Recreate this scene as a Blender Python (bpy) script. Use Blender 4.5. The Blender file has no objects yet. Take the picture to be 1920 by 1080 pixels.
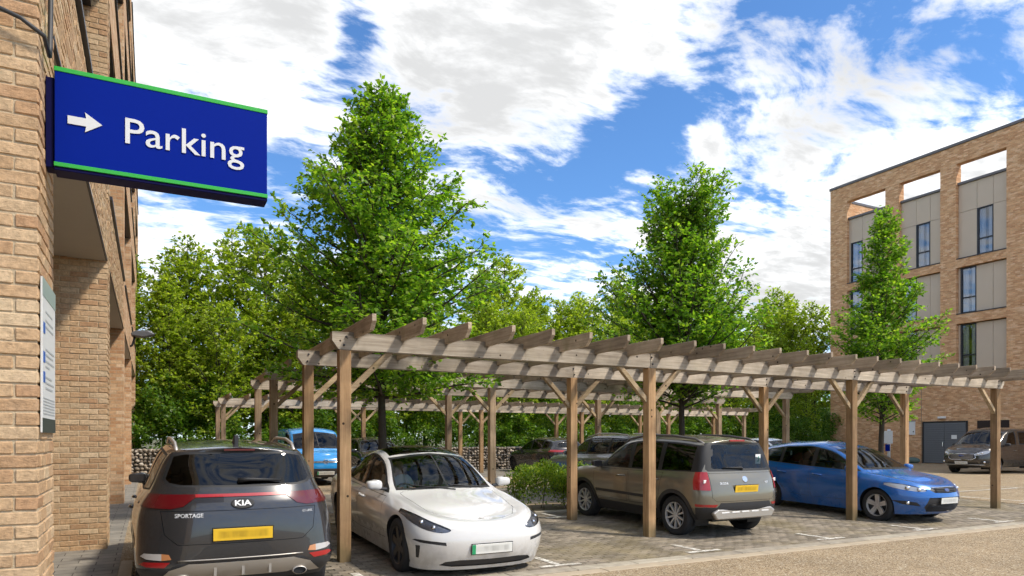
import bpy, bmesh, math, random
import numpy as np
from mathutils import Vector, Matrix
from mathutils.bvhtree import BVHTree
R = math.radians
random.seed(7); RNG = np.random.default_rng(7)
scene = bpy.context.scene
COL = scene.collection

# ------------------------------------------------------------------ camera, sky, sun, exposure
EYE = 1.62
cam_d = bpy.data.cameras.new('camera'); cam = bpy.data.objects.new('camera', cam_d); COL.objects.link(cam)
cam.location = (0, 0, EYE); cam.rotation_euler = (R(90), 0, R(-27.5))
cam_d.sensor_width = 36; cam_d.lens = 1303 / 1920 * 36; cam_d.shift_y = (823 - 540) / 1920
cam_d.clip_start = 0.05; cam_d.clip_end = 4000
scene.camera = cam
SUN_EL, SUN_AZ = R(50), math.atan2(0.68, -0.73)          # azimuth measured from +Y towards +X
sun_dir = Vector((math.sin(SUN_AZ) * math.cos(SUN_EL), math.cos(SUN_AZ) * math.cos(SUN_EL), math.sin(SUN_EL)))
sd = bpy.data.lights.new('sun', 'SUN'); sd.energy = 2.05; sd.angle = R(6); sd.color = (1.0, 0.92, 0.80)
so = bpy.data.objects.new('sun', sd); COL.objects.link(so); so.location = (0, 0, 30)
so.rotation_euler = (-sun_dir).to_track_quat('-Z', 'Y').to_euler()
scene.view_settings.view_transform = 'Standard'; scene.view_settings.look = 'None'
scene.view_settings.gamma = 1.0; scene.view_settings.exposure = 1.2
scene.view_settings.use_curve_mapping = False
scene.cycles.max_bounces = 6; scene.cycles.transparent_max_bounces = 8
scene.cycles.diffuse_bounces = 3; scene.cycles.glossy_bounces = 3; scene.cycles.transmission_bounces = 4
scene.cycles.caustics_reflective = False; scene.cycles.caustics_refractive = False
scene.cycles.use_denoising = True; scene.cycles.use_adaptive_sampling = True; scene.cycles.adaptive_threshold = 0.03

class NT:
    """tiny node-tree helper"""
    def __init__(s, nt): s.nt = nt
    def n(s, typ, ins=None, **kw):
        nd = s.nt.nodes.new(typ)
        for k, v in kw.items(): setattr(nd, k, v)
        for k, v in (ins or {}).items():
            sock = nd.inputs[k]
            if isinstance(v, bpy.types.NodeSocket): s.nt.links.new(v, sock)
            else: sock.default_value = v
        return nd
    def math(s, op, a, b=None, c=None, clamp=False):
        nd = s.nt.nodes.new('ShaderNodeMath'); nd.operation = op; nd.use_clamp = clamp
        for i, v in enumerate((a, b, c)):
            if v is None: continue
            if isinstance(v, bpy.types.NodeSocket): s.nt.links.new(v, nd.inputs[i])
            else: nd.inputs[i].default_value = v
        return nd.outputs[0]
    def vmath(s, op, a, b=None):
        nd = s.nt.nodes.new('ShaderNodeVectorMath'); nd.operation = op
        for i, v in enumerate((a, b)):
            if v is None: continue
            if isinstance(v, bpy.types.NodeSocket): s.nt.links.new(v, nd.inputs[i])
            else: nd.inputs[i].default_value = v
        return nd.outputs[0]
    def ramp(s, fac, stops, interp='LINEAR'):
        nd = s.nt.nodes.new('ShaderNodeValToRGB'); nd.color_ramp.interpolation = interp
        e = nd.color_ramp.elements
        while len(e) < len(stops): e.new(0.5)
        for el, (p, c) in zip(e, stops):
            el.position = p; el.color = (c[0], c[1], c[2], 1) if not isinstance(c, (int, float)) else (c, c, c, 1)
        s.nt.links.new(fac, nd.inputs[0]); return nd.outputs[0]
    def mix(s, fac, a, b, mode='MIX'):
        nd = s.nt.nodes.new('ShaderNodeMix'); nd.data_type = 'RGBA'; nd.blend_type = mode
        for k, v in ((0, fac), (6, a), (7, b)):
            if isinstance(v, bpy.types.NodeSocket): s.nt.links.new(v, nd.inputs[k])
            else: nd.inputs[k].default_value = (v[0], v[1], v[2], 1) if hasattr(v, '__len__') else v
        return nd.outputs[2]
    def noise(s, vec, scale, detail=3, rough=0.55, out='Fac', dist=0.0):
        nd = s.n('ShaderNodeTexNoise', {'Scale': scale, 'Detail': detail, 'Roughness': rough, 'Distortion': dist})
        if vec is not None: s.nt.links.new(vec, nd.inputs['Vector'])
        return nd.outputs[out]
    def rng(s, v, a, b, c=0.0, d=1.0, smooth=True):
        nd = s.nt.nodes.new('ShaderNodeMapRange'); nd.interpolation_type = 'SMOOTHSTEP' if smooth else 'LINEAR'
        s.nt.links.new(v, nd.inputs[0])
        for i, x in enumerate((a, b, c, d)): nd.inputs[i + 1].default_value = x
        return nd.outputs[0]

# world: Nishita sky with a cloud layer at a fixed height (direction -> point on the cloud plane)
world = bpy.data.worlds.new('World'); scene.world = world; world.use_nodes = True
wt = NT(world.node_tree)
for nd in list(world.node_tree.nodes): world.node_tree.nodes.remove(nd)
sky = wt.n('ShaderNodeTexSky', sky_type='NISHITA'); sky.sun_disc = False
sky.sun_elevation = SUN_EL; sky.sun_rotation = SUN_AZ; sky.altitude = 50; sky.air_density = 1.0; sky.dust_density = 0.3; sky.ozone_density = 2.5
tc = wt.n('ShaderNodeTexCoord').outputs['Generated']
sep = wt.n('ShaderNodeSeparateXYZ', {0: tc})
zz = wt.math('ADD', wt.math('MAXIMUM', sep.outputs[2], 0.0), 0.10)
cx_ = wt.math('DIVIDE', sep.outputs[0], zz); cy_ = wt.math('DIVIDE', sep.outputs[1], zz)
cp = wt.n('ShaderNodeCombineXYZ', {0: cx_, 1: cy_, 2: 0.0}).outputs[0]
def blob(acc, x, y, rx, ry, amp):
    """add one elliptical bank of cloud (amp > 0) or opening (amp < 0) on the cloud plane"""
    d = wt.vmath('MULTIPLY', wt.vmath('SUBTRACT', wv, (x, y, 0.0)), (1 / rx, 1 / ry, 0.0))
    dot = wt.n('ShaderNodeVectorMath', {0: d, 1: d}, operation='DOT_PRODUCT').outputs['Value']
    return wt.math('MULTIPLY_ADD', wt.math('POWER', 0.3679, dot), amp, acc)
CLOUD_L, SKY_TINT, SKY_STRENGTH = 5.5, (0.33, 0.485, 0.63), 0.145
def plane_pt(px, py):
    """direction of a photo pixel -> cloud-plane point (only used to lay the banks out)"""
    v = Vector(((px - 960) / 1303, (823 - py) / 1303, 1.0)).normalized()
    th = R(27.5); X = v.x * math.cos(th) + v.z * math.sin(th); Y = -v.x * math.sin(th) + v.z * math.cos(th)
    return X / (v.y + 0.10), Y / (v.y + 0.10)
warp = wt.n('ShaderNodeTexNoise', {'Vector': cp, 'Scale': 1.6, 'Detail': 2.0}).outputs['Color']
wv = wt.vmath('ADD', cp, wt.vmath('MULTIPLY', wt.vmath('SUBTRACT', warp, (0.5, 0.5, 0.5)), (0.30, 0.30, 0.0)))
stretch = wt.n('ShaderNodeMapping', {'Vector': wv, 'Rotation': (0, 0, R(-40)), 'Scale': (1.0, 1.65, 1.0), 'Location': (0.3, 0.1, 0)}).outputs[0]
n1 = wt.noise(stretch, 1.15, 2, 0.5); n2 = wt.noise(stretch, 5.8, 6, 0.6); n3 = wt.noise(stretch, 12.0, 5, 0.6)
dens = wt.math('ADD', wt.math('MULTIPLY', n1, 0.25), wt.math('ADD', wt.math('MULTIPLY', n2, 1.05), wt.math('MULTIPLY', n3, 0.46)))
for px, py, rx, ry, amp in [
    (420, 60, .55, .42, .28), (1000, 60, .34, .30, .30), (930, 210, .25, .2, .14), (340, 470, .55, .45, .14), (1560, 150, .55, .35, -.04),
    (1180, 270, .15, .34, -.40), (1290, 255, .09, .07, .26), (1110, 350, .30, .16, -.14), (655, 85, .07, .20, -.46), (730, 200, .14, .10, -.34), (1560, 540, 1.3, .6, .32),
    (1490, 20, .09, .06, -.36), (880, 330, .45, .13, -.18), (1080, 480, .9, .26, -.24), (1000, 400, .45, .14, .16),
    (560, 400, .30, .36, -.24), (1450, 360, .45, .07, -.22), (1330, 420, .30, .10, -.20), (1780, 80, .45, .08, -.20), (1880, 350, .7, .35, .22)]:
    x, y = plane_pt(px, py); dens = blob(dens, x, y, rx, ry, amp)
cover = wt.rng(dens, 0.70, 1.08)
shade_n = wt.noise(wt.vmath('ADD', wv, (0.35, 0.25, 0.0)), 1.25, 3, 0.5)
thick = wt.rng(wt.math('ADD', dens, wt.math('MULTIPLY', wt.math('SUBTRACT', shade_n, 0.5), 1.1)), 0.82, 1.34)
# ramp colours are clamped to displayable values, so scale them here
cloud_c = wt.mix(1.0, wt.ramp(thick, [(0.0, (0.84, 0.86, 0.89)), (0.25, (0.68, 0.69, 0.71)), (0.6, (0.53, 0.54, 0.555)), (1.0, (0.42, 0.428, 0.44))]), (CLOUD_L * 1.01, CLOUD_L, CLOUD_L * 0.98), 'MULTIPLY')
sky_c = wt.mix(1.0, sky.outputs[0], SKY_TINT, 'MULTIPLY')
mixed = wt.mix(cover, sky_c, cloud_c)
bg = wt.n('ShaderNodeBackground', {'Color': mixed, 'Strength': SKY_STRENGTH})
wo = wt.n('ShaderNodeOutputWorld', {'Surface': bg.outputs[0]})


# ------------------------------------------------------------------ materials
def new_mat(name):
    m = bpy.data.materials.new(name); m.use_nodes = True
    nt = NT(m.node_tree); b = m.node_tree.nodes['Principled BSDF']
    return m, nt, b
def setin(b, nt, **kw):
    for k, v in kw.items():
        k = k.replace('_', ' ')
        s = b.inputs[k]
        if isinstance(v, bpy.types.NodeSocket): nt.nt.links.new(v, s)
        elif hasattr(v, '__len__') and len(v) == 3: s.default_value = (*v, 1)
        else: s.default_value = v
def plain(name, col, rough=0.5, metal=0.0, var=0.0, vscale=6.0, bump=0.0, bscale=60, **kw):
    m, nt, b = new_mat(name)
    setin(b, nt, Roughness=rough, Metallic=metal, **kw)
    if var > 0:
        pos = nt.n('ShaderNodeTexCoord').outputs['Object']
        f = nt.noise(pos, vscale, 4)
        c = nt.mix(f, tuple(x * (1 - var) for x in col), tuple(min(1, x * (1 + var)) for x in col))
        setin(b, nt, Base_Color=c)
    else: setin(b, nt, Base_Color=col)
    if bump > 0:
        pos = nt.n('ShaderNodeTexCoord').outputs['Object']
        bn = nt.n('ShaderNodeBump', {'Strength': bump, 'Distance': 0.01, 'Height': nt.noise(pos, bscale, 3)})
        setin(b, nt, Normal=bn.outputs[0])
    return m
def paint(name, col, rough=0.28, flake=0.0, coat=1.0, metal=0.0):
    m, nt, b = new_mat(name)
    pos = nt.n('ShaderNodeTexCoord').outputs['Object']
    sepz = nt.n('ShaderNodeSeparateXYZ', {0: pos}).outputs[2]
    dirt = nt.math('MULTIPLY', nt.rng(sepz, 0.55, 0.15), nt.rng(nt.noise(pos, 5, 5, 0.65), 0.35, 0.75))
    c = nt.mix(nt.math('MULTIPLY', dirt, 0.45), col, (0.16, 0.13, 0.10))
    r = nt.math('ADD', rough, nt.math('MULTIPLY', dirt, 0.35))
    setin(b, nt, Base_Color=c, Roughness=r, Metallic=metal, Coat_Weight=coat, Coat_Roughness=0.03, Specular_IOR_Level=0.5)
    return m
def glass(name, tint, bias=0.02):
    m, nt, b = new_mat(name)
    nt.nt.nodes.remove(b)
    tr = nt.n('ShaderNodeBsdfTransparent', {'Color': (*tint, 1)})
    gl = nt.n('ShaderNodeBsdfGlossy', {'Color': (0.8, 0.8, 0.8, 1), 'Roughness': 0.01})
    fr = nt.n('ShaderNodeFresnel', {'IOR': 1.52})
    mx = nt.n('ShaderNodeMixShader', {0: nt.math('ADD', nt.math('MULTIPLY', fr.outputs[0], 0.85), bias, clamp=True), 1: tr.outputs[0], 2: gl.outputs[0]})
    out = nt.nt.nodes['Material Output']; nt.nt.links.new(mx.outputs[0], out.inputs[0])
    return m
def rnd_fac(nt):
    """one random number per loose piece and per object"""
    g = nt.n('ShaderNodeNewGeometry').outputs['Random Per Island']
    o = nt.n('ShaderNodeObjectInfo').outputs['Random']
    return nt.math('FRACT', nt.math('ADD', nt.math('MULTIPLY', g, 7.31), nt.math('MULTIPLY', o, 3.77)))
def leaf_mat(name, stops, trans=0.35, yellow=None):
    m, nt, b = new_mat(name)
    c = nt.ramp(rnd_fac(nt), stops)
    setin(b, nt, Base_Color=c, Roughness=0.45, Specular_IOR_Level=0.35)
    tl = nt.n('ShaderNodeBsdfTranslucent', {'Color': nt.mix(1.0, c, (1.5, 1.65, 0.55), 'MULTIPLY')})
    mx = nt.n('ShaderNodeMixShader', {0: trans, 1: b.outputs[0], 2: tl.outputs[0]})
    nt.nt.links.new(mx.outputs[0], nt.nt.nodes['Material Output'].inputs[0])
    return m
def wood(name, axis, c_lo, c_hi, moss=0.15, rafter_shade=None):
    """weathered timber; axis = grain direction, scallop = (x0, pitch, z0, height): soft rafter shadows painted into the beam colour"""
    m, nt, b = new_mat(name)
    geo = nt.n('ShaderNodeNewGeometry').outputs['Position']
    oi = nt.n('ShaderNodeObjectInfo').outputs['Random']
    off = nt.n('ShaderNodeCombineXYZ', {0: nt.math('MULTIPLY', oi, 37.0), 1: nt.math('MULTIPLY', oi, 91.0), 2: nt.math('MULTIPLY', oi, 53.0)}).outputs[0]
    sc = [26.0, 26.0, 26.0]; sc[axis] = 1.3
    v = nt.vmath('ADD', nt.vmath('MULTIPLY', geo, tuple(sc)), off)
    g1 = nt.noise(v, 1.0, 4, 0.6, dist=0.6); g2 = nt.noise(nt.vmath('ADD', geo, off), 2.2, 4, 0.6)
    c = nt.ramp(g1, [(0.28, c_lo), (0.50, tuple((a + b_) / 2 for a, b_ in zip(c_lo, c_hi))), (0.72, c_hi)])
    c = nt.mix(1.0, c, nt.ramp(oi, [(0, 0.66), (1, 1.2)]), 'MULTIPLY')
    c = nt.mix(1.0, c, nt.ramp(g2, [(0.3, 0.70), (0.6, 1.05)]), 'MULTIPLY')
    crack = nt.rng(nt.noise(nt.vmath('MULTIPLY', v, (2.2, 2.2, 2.2)), 1.0, 2, 0.5), 0.30, 0.22)
    c = nt.mix(nt.math('MULTIPLY', crack, 0.65), c, (0.05, 0.035, 0.022))
    kv = nt.n('ShaderNodeTexVoronoi', {'Vector': nt.vmath('MULTIPLY', nt.vmath('ADD', geo, off), (5.5, 5.5, 5.5)), 'Scale': 1.0}, feature='F1')
    c = nt.mix(nt.rng(kv.outputs['Distance'], 0.115, 0.07), c, (0.035, 0.022, 0.015))
    if moss > 0:
        ms = nt.math('MULTIPLY', nt.rng(nt.noise(nt.vmath('ADD', geo, off), 3.0, 5, 0.65), 0.52, 0.72), moss)
        c = nt.mix(ms, c, (0.14, 0.14, 0.035))
    if axis == 2:    # damp, darker foot of a post where it stands on the ground
        z = nt.n('ShaderNodeSeparateXYZ', {0: geo}).outputs[2]
        c = nt.mix(nt.math('MULTIPLY', nt.rng(nt.math('ADD', z, nt.math('MULTIPLY', g2, 0.25)), 0.50, 0.22), 0.55), c, (0.09, 0.085, 0.04))
    if rafter_shade:
        x0, pitch, z0, h = rafter_shade
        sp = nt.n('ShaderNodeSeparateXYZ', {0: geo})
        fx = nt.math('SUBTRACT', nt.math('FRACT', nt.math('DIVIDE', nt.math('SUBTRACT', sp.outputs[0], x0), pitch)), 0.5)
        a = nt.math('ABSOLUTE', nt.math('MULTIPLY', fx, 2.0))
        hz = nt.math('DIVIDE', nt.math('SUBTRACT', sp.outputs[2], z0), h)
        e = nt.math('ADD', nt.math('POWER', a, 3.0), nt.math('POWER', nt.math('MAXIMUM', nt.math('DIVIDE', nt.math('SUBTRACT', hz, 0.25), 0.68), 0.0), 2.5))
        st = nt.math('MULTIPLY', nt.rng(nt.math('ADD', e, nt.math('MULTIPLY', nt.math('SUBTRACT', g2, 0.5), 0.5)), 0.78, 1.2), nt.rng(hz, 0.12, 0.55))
        c = nt.mix(nt.math('MULTIPLY', st, 0.62), c, (0.075, 0.058, 0.035))  # painted shadow: darkens the upper beam in scallops around each rafter
    bn = nt.n('ShaderNodeBump', {'Strength': 0.5, 'Distance': 0.006, 'Height': g1})
    setin(b, nt, Base_Color=c, Roughness=0.85, Specular_IOR_Level=0.2, Normal=bn.outputs[0])
    return m
def brick_piece(name):
    m, nt, b = new_mat(name)
    geo = nt.n('ShaderNodeNewGeometry').outputs['Position']
    r = rnd_fac(nt)
    c = nt.ramp(r, [(0.0, (0.43, 0.255, 0.14)), (0.3, (0.475, 0.31, 0.175)), (0.65, (0.515, 0.35, 0.205)), (0.88, (0.54, 0.385, 0.235)), (1.0, (0.57, 0.43, 0.275))])
    n = nt.noise(geo, 34, 5, 0.65); n2 = nt.noise(geo, 5.5, 3, 0.6)
    c = nt.mix(1.0, c, nt.ramp(n, [(0.3, 0.68), (0.62, 1.10)]), 'MULTIPLY')
    c = nt.mix(nt.math('MULTIPLY', nt.rng(n2, 0.5, 0.75), 0.22), c, (0.60, 0.43, 0.29))
    cre = nt.noise(nt.vmath('MULTIPLY', geo, (16, 16, 55)), 1.0, 4, 0.65, dist=1.6)
    c = nt.mix(nt.math('MULTIPLY', nt.rng(cre, 0.38, 0.28), 0.7), c, (0.13, 0.065, 0.03))
    h = nt.math('ADD', n, nt.math('MULTIPLY', cre, 0.8))
    bn = nt.n('ShaderNodeBump', {'Strength': 0.7, 'Distance': 0.008, 'Height': h})
    setin(b, nt, Base_Color=c, Roughness=0.9, Specular_IOR_Level=0.2, Normal=bn.outputs[0])
    return m
def brick_wall(name, u_axis, tint=(1, 1, 1), mortar=(0.46, 0.36, 0.25)):
    """far brickwork whose bricks are too small to pick apart; u_axis 0 = wall along X, 1 = wall along Y"""
    m, nt, b = new_mat(name)
    geo = nt.n('ShaderNodeNewGeometry').outputs['Position']
    sp = nt.n('ShaderNodeSeparateXYZ', {0: geo})
    uv = nt.n('ShaderNodeCombineXYZ', {0: sp.outputs[u_axis], 1: sp.outputs[2], 2: 0.0}).outputs[0]
    bt = nt.n('ShaderNodeTexBrick', {'Vector': uv, 'Color1': (0, 0, 0, 1), 'Color2': (1, 1, 1, 1), 'Mortar': (0.5, 0.5, 0.5, 1), 'Scale': 1.0,
              'Mortar Size': 0.005, 'Mortar Smooth': 0.3, 'Brick Width': 0.225, 'Row Height': 0.075, 'Bias': 0.0})
    bt.offset = 0.5
    c = nt.ramp(bt.outputs['Color'], [(0.0, (0.46, 0.245, 0.125)), (0.5, (0.56, 0.335, 0.18)), (0.8, (0.62, 0.40, 0.23)), (1.0, (0.68, 0.48, 0.31))])
    big = nt.noise(nt.vmath('MULTIPLY', geo, (1, 1, 5)), 1.7, 4, 0.6)
    c = nt.mix(1.0, c, nt.ramp(big, [(0.3, 0.82), (0.7, 1.12)]), 'MULTIPLY')
    c = nt.mix(1.0, c, nt.ramp(nt.noise(geo, 22, 3), [(0.3, 0.8), (0.7, 1.1)]), 'MULTIPLY')
    c = nt.mix(bt.outputs['Fac'], c, mortar)
    c = nt.mix(1.0, c, tint, 'MULTIPLY')
    bn = nt.n('ShaderNodeBump', {'Strength': 0.6, 'Distance': 0.006, 'Height': nt.math('SUBTRACT', 1.0, bt.outputs['Fac'])})
    setin(b, nt, Base_Color=c, Roughness=0.9, Specular_IOR_Level=0.2, Normal=bn.outputs[0])
    return m

M = {}
M['brick'] = brick_piece('brick'); M['mortar'] = plain('mortar', (0.46, 0.36, 0.235), 0.95, var=0.25, vscale=14, bump=0.5, bscale=90)
M['brick_x'] = brick_wall('brick_along_x', 0); M['brick_y'] = brick_wall('brick_along_y', 1)
M['post'] = wood('wood_post', 2, (0.29, 0.17, 0.085), (0.52, 0.335, 0.18), 0.14)
M['post_old'] = wood('wood_post_grey', 2, (0.27, 0.185, 0.115), (0.47, 0.345, 0.23), 0.15)
M['brace'] = wood('wood_brace', 0, (0.30, 0.21, 0.12), (0.50, 0.38, 0.24), 0.25)
M['rafter'] = wood('wood_rafter', 1, (0.29, 0.22, 0.155), (0.52, 0.42, 0.31), 0.32)
M['concrete'] = plain('concrete', (0.42, 0.37, 0.29), 0.9, var=0.22, vscale=9, bump=0.3)
M['soffit'] = plain('soffit_render', (0.50, 0.46, 0.40), 0.8, var=0.06)
M['dark_metal'] = plain('dark_metal', (0.035, 0.036, 0.042), 0.45, 0.3)
M['flashing'] = plain('grey_flashing', (0.14, 0.13, 0.13), 0.5, 0.4)
M['black'] = plain('black_rubber', (0.012, 0.012, 0.013), 0.6)
M['plastic'] = plain('black_plastic', (0.028, 0.028, 0.03), 0.55, var=0.15)
M['tyre'] = plain('tyre', (0.020, 0.020, 0.021), 0.82, bump=0.25, bscale=150, var=0.2)
M['alloy'] = plain('alloy', (0.62, 0.61, 0.60), 0.35, 0.45)
M['alloy_dark'] = plain('alloy_dark', (0.06, 0.06, 0.065), 0.4, 0.6)
M['chrome'] = plain('chrome', (0.78, 0.78, 0.80), 0.12, 1.0)
M['letter'] = plain('chrome_lettering', (0.78, 0.78, 0.79), 0.45, 0.2)
M['silver_trim'] = plain('silver_trim', (0.52, 0.48, 0.43), 0.4, 0.75)
M['white'] = plain('white_paint', (0.80, 0.80, 0.79), 0.4, var=0.04)
M['grey_paint'] = plain('grey_paint', (0.30, 0.30, 0.31), 0.5)
M['interior'] = plain('car_interior', (0.03, 0.03, 0.033), 0.8)
M['interior_l'] = plain('car_interior_light', (0.22, 0.21, 0.20), 0.8)
M['lining'] = plain('car_lining', (0.05, 0.05, 0.052), 0.9)
M['glass_clear'] = glass('glass_clear', (0.66, 0.73, 0.71), 0.0)
M['glass_side'] = glass('glass_side', (0.40, 0.47, 0.45), 0.01)
M['glass_dark'] = glass('glass_dark', (0.05, 0.06, 0.06), 0.02)
M['lens'] = glass('lamp_lens', (0.98, 0.98, 0.99), 0.02)
M['lamp_red'] = plain('lamp_red', (0.36, 0.008, 0.010), 0.3, Coat_Weight=1.0, Coat_Roughness=0.02)
M['lamp_dark_red'] = plain('lamp_dark_red', (0.10, 0.004, 0.007), 0.2, Coat_Weight=1.0, Coat_Roughness=0.02)
M['lamp_white'] = plain('lamp_white', (0.85, 0.84, 0.82), 0.25, 0.2)
M['lamp_clear'] = plain('lamp_clear', (0.45, 0.42, 0.40), 0.15, Coat_Weight=1.0)
M['mirror'] = plain('mirror', (0.05, 0.05, 0.055), 0.08, 0.6)
M['lamp_amber'] = plain('lamp_amber', (0.48, 0.20, 0.08), 0.15, Coat_Weight=1.0)
M['lamp_grey'] = plain('lamp_grey_bucket', (0.20, 0.21, 0.23), 0.3, 0.6)
M['lamp_bucket'] = plain('lamp_bucket', (0.10, 0.10, 0.11), 0.25, 0.8)
def plate_mat(name, col):
    """number plate whose characters are blurred to smudges, as in the photograph"""
    m, nt, b = new_mat(name)
    pos = nt.n('ShaderNodeTexCoord').outputs['Object']; sp = nt.n('ShaderNodeSeparateXYZ', {0: pos})
    oi = nt.math('MULTIPLY', nt.n('ShaderNodeObjectInfo').outputs['Random'], 40.0)
    v = nt.n('ShaderNodeCombineXYZ', {0: oi, 1: nt.math('MULTIPLY', sp.outputs[1], 15.0), 2: nt.math('MULTIPLY', sp.outputs[2], 5.0)}).outputs[0]
    band = nt.math('MULTIPLY', nt.rng(nt.math('ABSOLUTE', sp.outputs[2]), 0.046, 0.018), nt.rng(nt.math('ABSOLUTE', sp.outputs[1]), 0.235, 0.19))
    f = nt.math('MULTIPLY', band, nt.rng(nt.noise(v, 1.0, 2, 0.5), 0.35, 0.7, 0.22, 0.5))
    setin(b, nt, Base_Color=nt.mix(f, col, tuple(x * .25 for x in col)), Roughness=0.35); return m
M['plate_y'] = plate_mat('plate_yellow', (0.80, 0.50, 0.03)); M['plate_w'] = plate_mat('plate_white', (0.70, 0.70, 0.66))
M['plate_g'] = plain('plate_green', (0.02, 0.30, 0.12), 0.35)

# ------------------------------------------------------------------ mesh helpers
def link(name, me, parent=None, mat=None):
    o = bpy.data.objects.new(name, me); COL.objects.link(o)
    if mat is not None and hasattr(me, 'materials') and len(me.materials) == 0: me.materials.append(mat)
    if parent is not None: o.parent = parent
    return o
def empty(name, loc=(0, 0, 0), rz=0.0, label=None, cat=None, group=None):
    o = bpy.data.objects.new(name, None); COL.objects.link(o); o.location = loc; o.rotation_euler = (0, 0, rz)
    o.empty_display_size = 0.2
    tag(o, label, cat, group); return o
def tag(o, label=None, cat=None, group=None, kind=None):
    for k, v in (('label', label), ('category', cat), ('group', group), ('kind', kind)):
        if v: o[k] = v
    return o
class MB:
    """collects verts and faces, builds one mesh object"""
    def __init__(s): s.v = []; s.f = []
    def add(s, vs, fs):
        k = len(s.v); s.v += [tuple(p) for p in vs]; s.f += [tuple(i + k for i in f) for f in fs]; return s
    def box(s, x0, x1, y0, y1, z0, z1):
        return s.add([(x0, y0, z0), (x1, y0, z0), (x1, y1, z0), (x0, y1, z0), (x0, y0, z1), (x1, y0, z1), (x1, y1, z1), (x0, y1, z1)],
              [(0, 3, 2, 1), (4, 5, 6, 7), (0, 1, 5, 4), (1, 2, 6, 5), (2, 3, 7, 6), (3, 0, 4, 7)])
    def prism(s, poly, axis, a, b):
        """poly = 2-D outline in the two other axes (order x,y,z without axis), extruded from a to b"""
        n = len(poly)
        def P(p, t):
            q = [p[0], p[1]]; q.insert(axis, t); return tuple(q)
        vs = [P(p, a) for p in poly] + [P(p, b) for p in poly]
        return s.add(vs, [tuple(range(n - 1, -1, -1)), tuple(range(n, 2 * n))] + [(i, (i + 1) % n, n + (i + 1) % n, n + i) for i in range(n)])
    def tube(s, pts, rad, n=6, cap=True):
        pts = [Vector(p) for p in pts]; rings = []; k = len(s.v)
        if not hasattr(rad, '__len__'): rad = [rad] * len(pts)
        ref = None
        for i, p in enumerate(pts):
            d = (pts[min(i + 1, len(pts) - 1)] - pts[max(i - 1, 0)]).normalized()
            if ref is None: ref = d.orthogonal().normalized()
            ref = (ref - d * ref.dot(d)); ref = ref.normalized() if ref.length > 1e-6 else d.orthogonal().normalized()
            w = d.cross(ref)
            for a in range(n):
                t = 2 * math.pi * a / n; s.v.append(tuple(p + (ref * math.cos(t) + w * math.sin(t)) * rad[i]))
        for i in range(len(pts) - 1):
            for a in range(n):
                b = (a + 1) % n; s.f.append((k + i * n + a, k + i * n + b, k + (i + 1) * n + b, k + (i + 1) * n + a))
        if cap:
            s.f.append(tuple(k + a for a in range(n - 1, -1, -1))); e = k + (len(pts) - 1) * n; s.f.append(tuple(e + a for a in range(n)))
        return s
    def lathe(s, prof, n=24, axis='y', c=(0, 0, 0)):
        """prof = [(radius, along)], turned about the axis through c"""
        k = len(s.v)
        for r, h in prof:
            for a in range(n):
                t = 2 * math.pi * a / n; u, w = r * math.cos(t), r * math.sin(t)
                p = {'y': (u, h, w), 'z': (u, w, h), 'x': (h, u, w)}[axis]
                s.v.append((p[0] + c[0], p[1] + c[1], p[2] + c[2]))
        for i in range(len(prof) - 1):
            for a in range(n):
                b = (a + 1) % n; s.f.append((k + i * n + a, k + i * n + b, k + (i + 1) * n + b, k + (i + 1) * n + a))
        return s
    def ball(s, c, r, nu=12, nv=8):
        if not hasattr(r, '__len__'): r = (r, r, r)
        k = len(s.v)
        for j in range(nv + 1):
            ph = math.pi * j / nv
            for i in range(nu):
                t = 2 * math.pi * i / nu
                s.v.append((c[0] + r[0] * math.sin(ph) * math.cos(t), c[1] + r[1] * math.sin(ph) * math.sin(t), c[2] + r[2] * math.cos(ph)))
        for j in range(nv):
            for i in range(nu):
                b = (i + 1) % nu; s.f.append((k + j * nu + i, k + (j + 1) * nu + i, k + (j + 1) * nu + b, k + j * nu + b))
        return s
    def mesh(s, name, bevel=0.0, smooth=False, fix=True, seg=1):
        me = bpy.data.meshes.new(name); me.from_pydata(s.v, [], s.f)
        if bevel > 0 or fix:
            bm = bmesh.new(); bm.from_mesh(me)
            bmesh.ops.recalc_face_normals(bm, faces=bm.faces)
            if bevel > 0:
                bmesh.ops.bevel(bm, geom=[e for e in bm.edges if len(e.link_faces) == 2 and e.calc_face_angle(0) > 0.5], offset=bevel, segments=seg, profile=0.5, affect='EDGES')
            bm.to_mesh(me); bm.free()
        if smooth: me.polygons.foreach_set('use_smooth', [True] * len(me.polygons))
        return me
    def build(s, name, mat=None, parent=None, bevel=0.0, smooth=False, fix=True, seg=1):
        return link(name, s.mesh(name, bevel, smooth, fix, seg), parent, mat)
def np_mesh(name, verts, quads, mat, parent=None, smooth=False):
    """fast mesh from numpy arrays; quads (n, k)"""
    me = bpy.data.meshes.new(name); n, k = quads.shape
    me.vertices.add(len(verts)); me.vertices.foreach_set('co', np.ascontiguousarray(verts, dtype=np.float32).ravel())
    me.loops.add(n * k); me.loops.foreach_set('vertex_index', np.ascontiguousarray(quads, dtype=np.int32).ravel())
    me.polygons.add(n); me.polygons.foreach_set('loop_start', np.arange(0, n * k, k, dtype=np.int32))
    me.update(calc_edges=True)
    if smooth: me.polygons.foreach_set('use_smooth', [True] * n)
    me.materials.append(mat)
    if parent == 'mesh': return me
    return link(name, me, parent)
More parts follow.
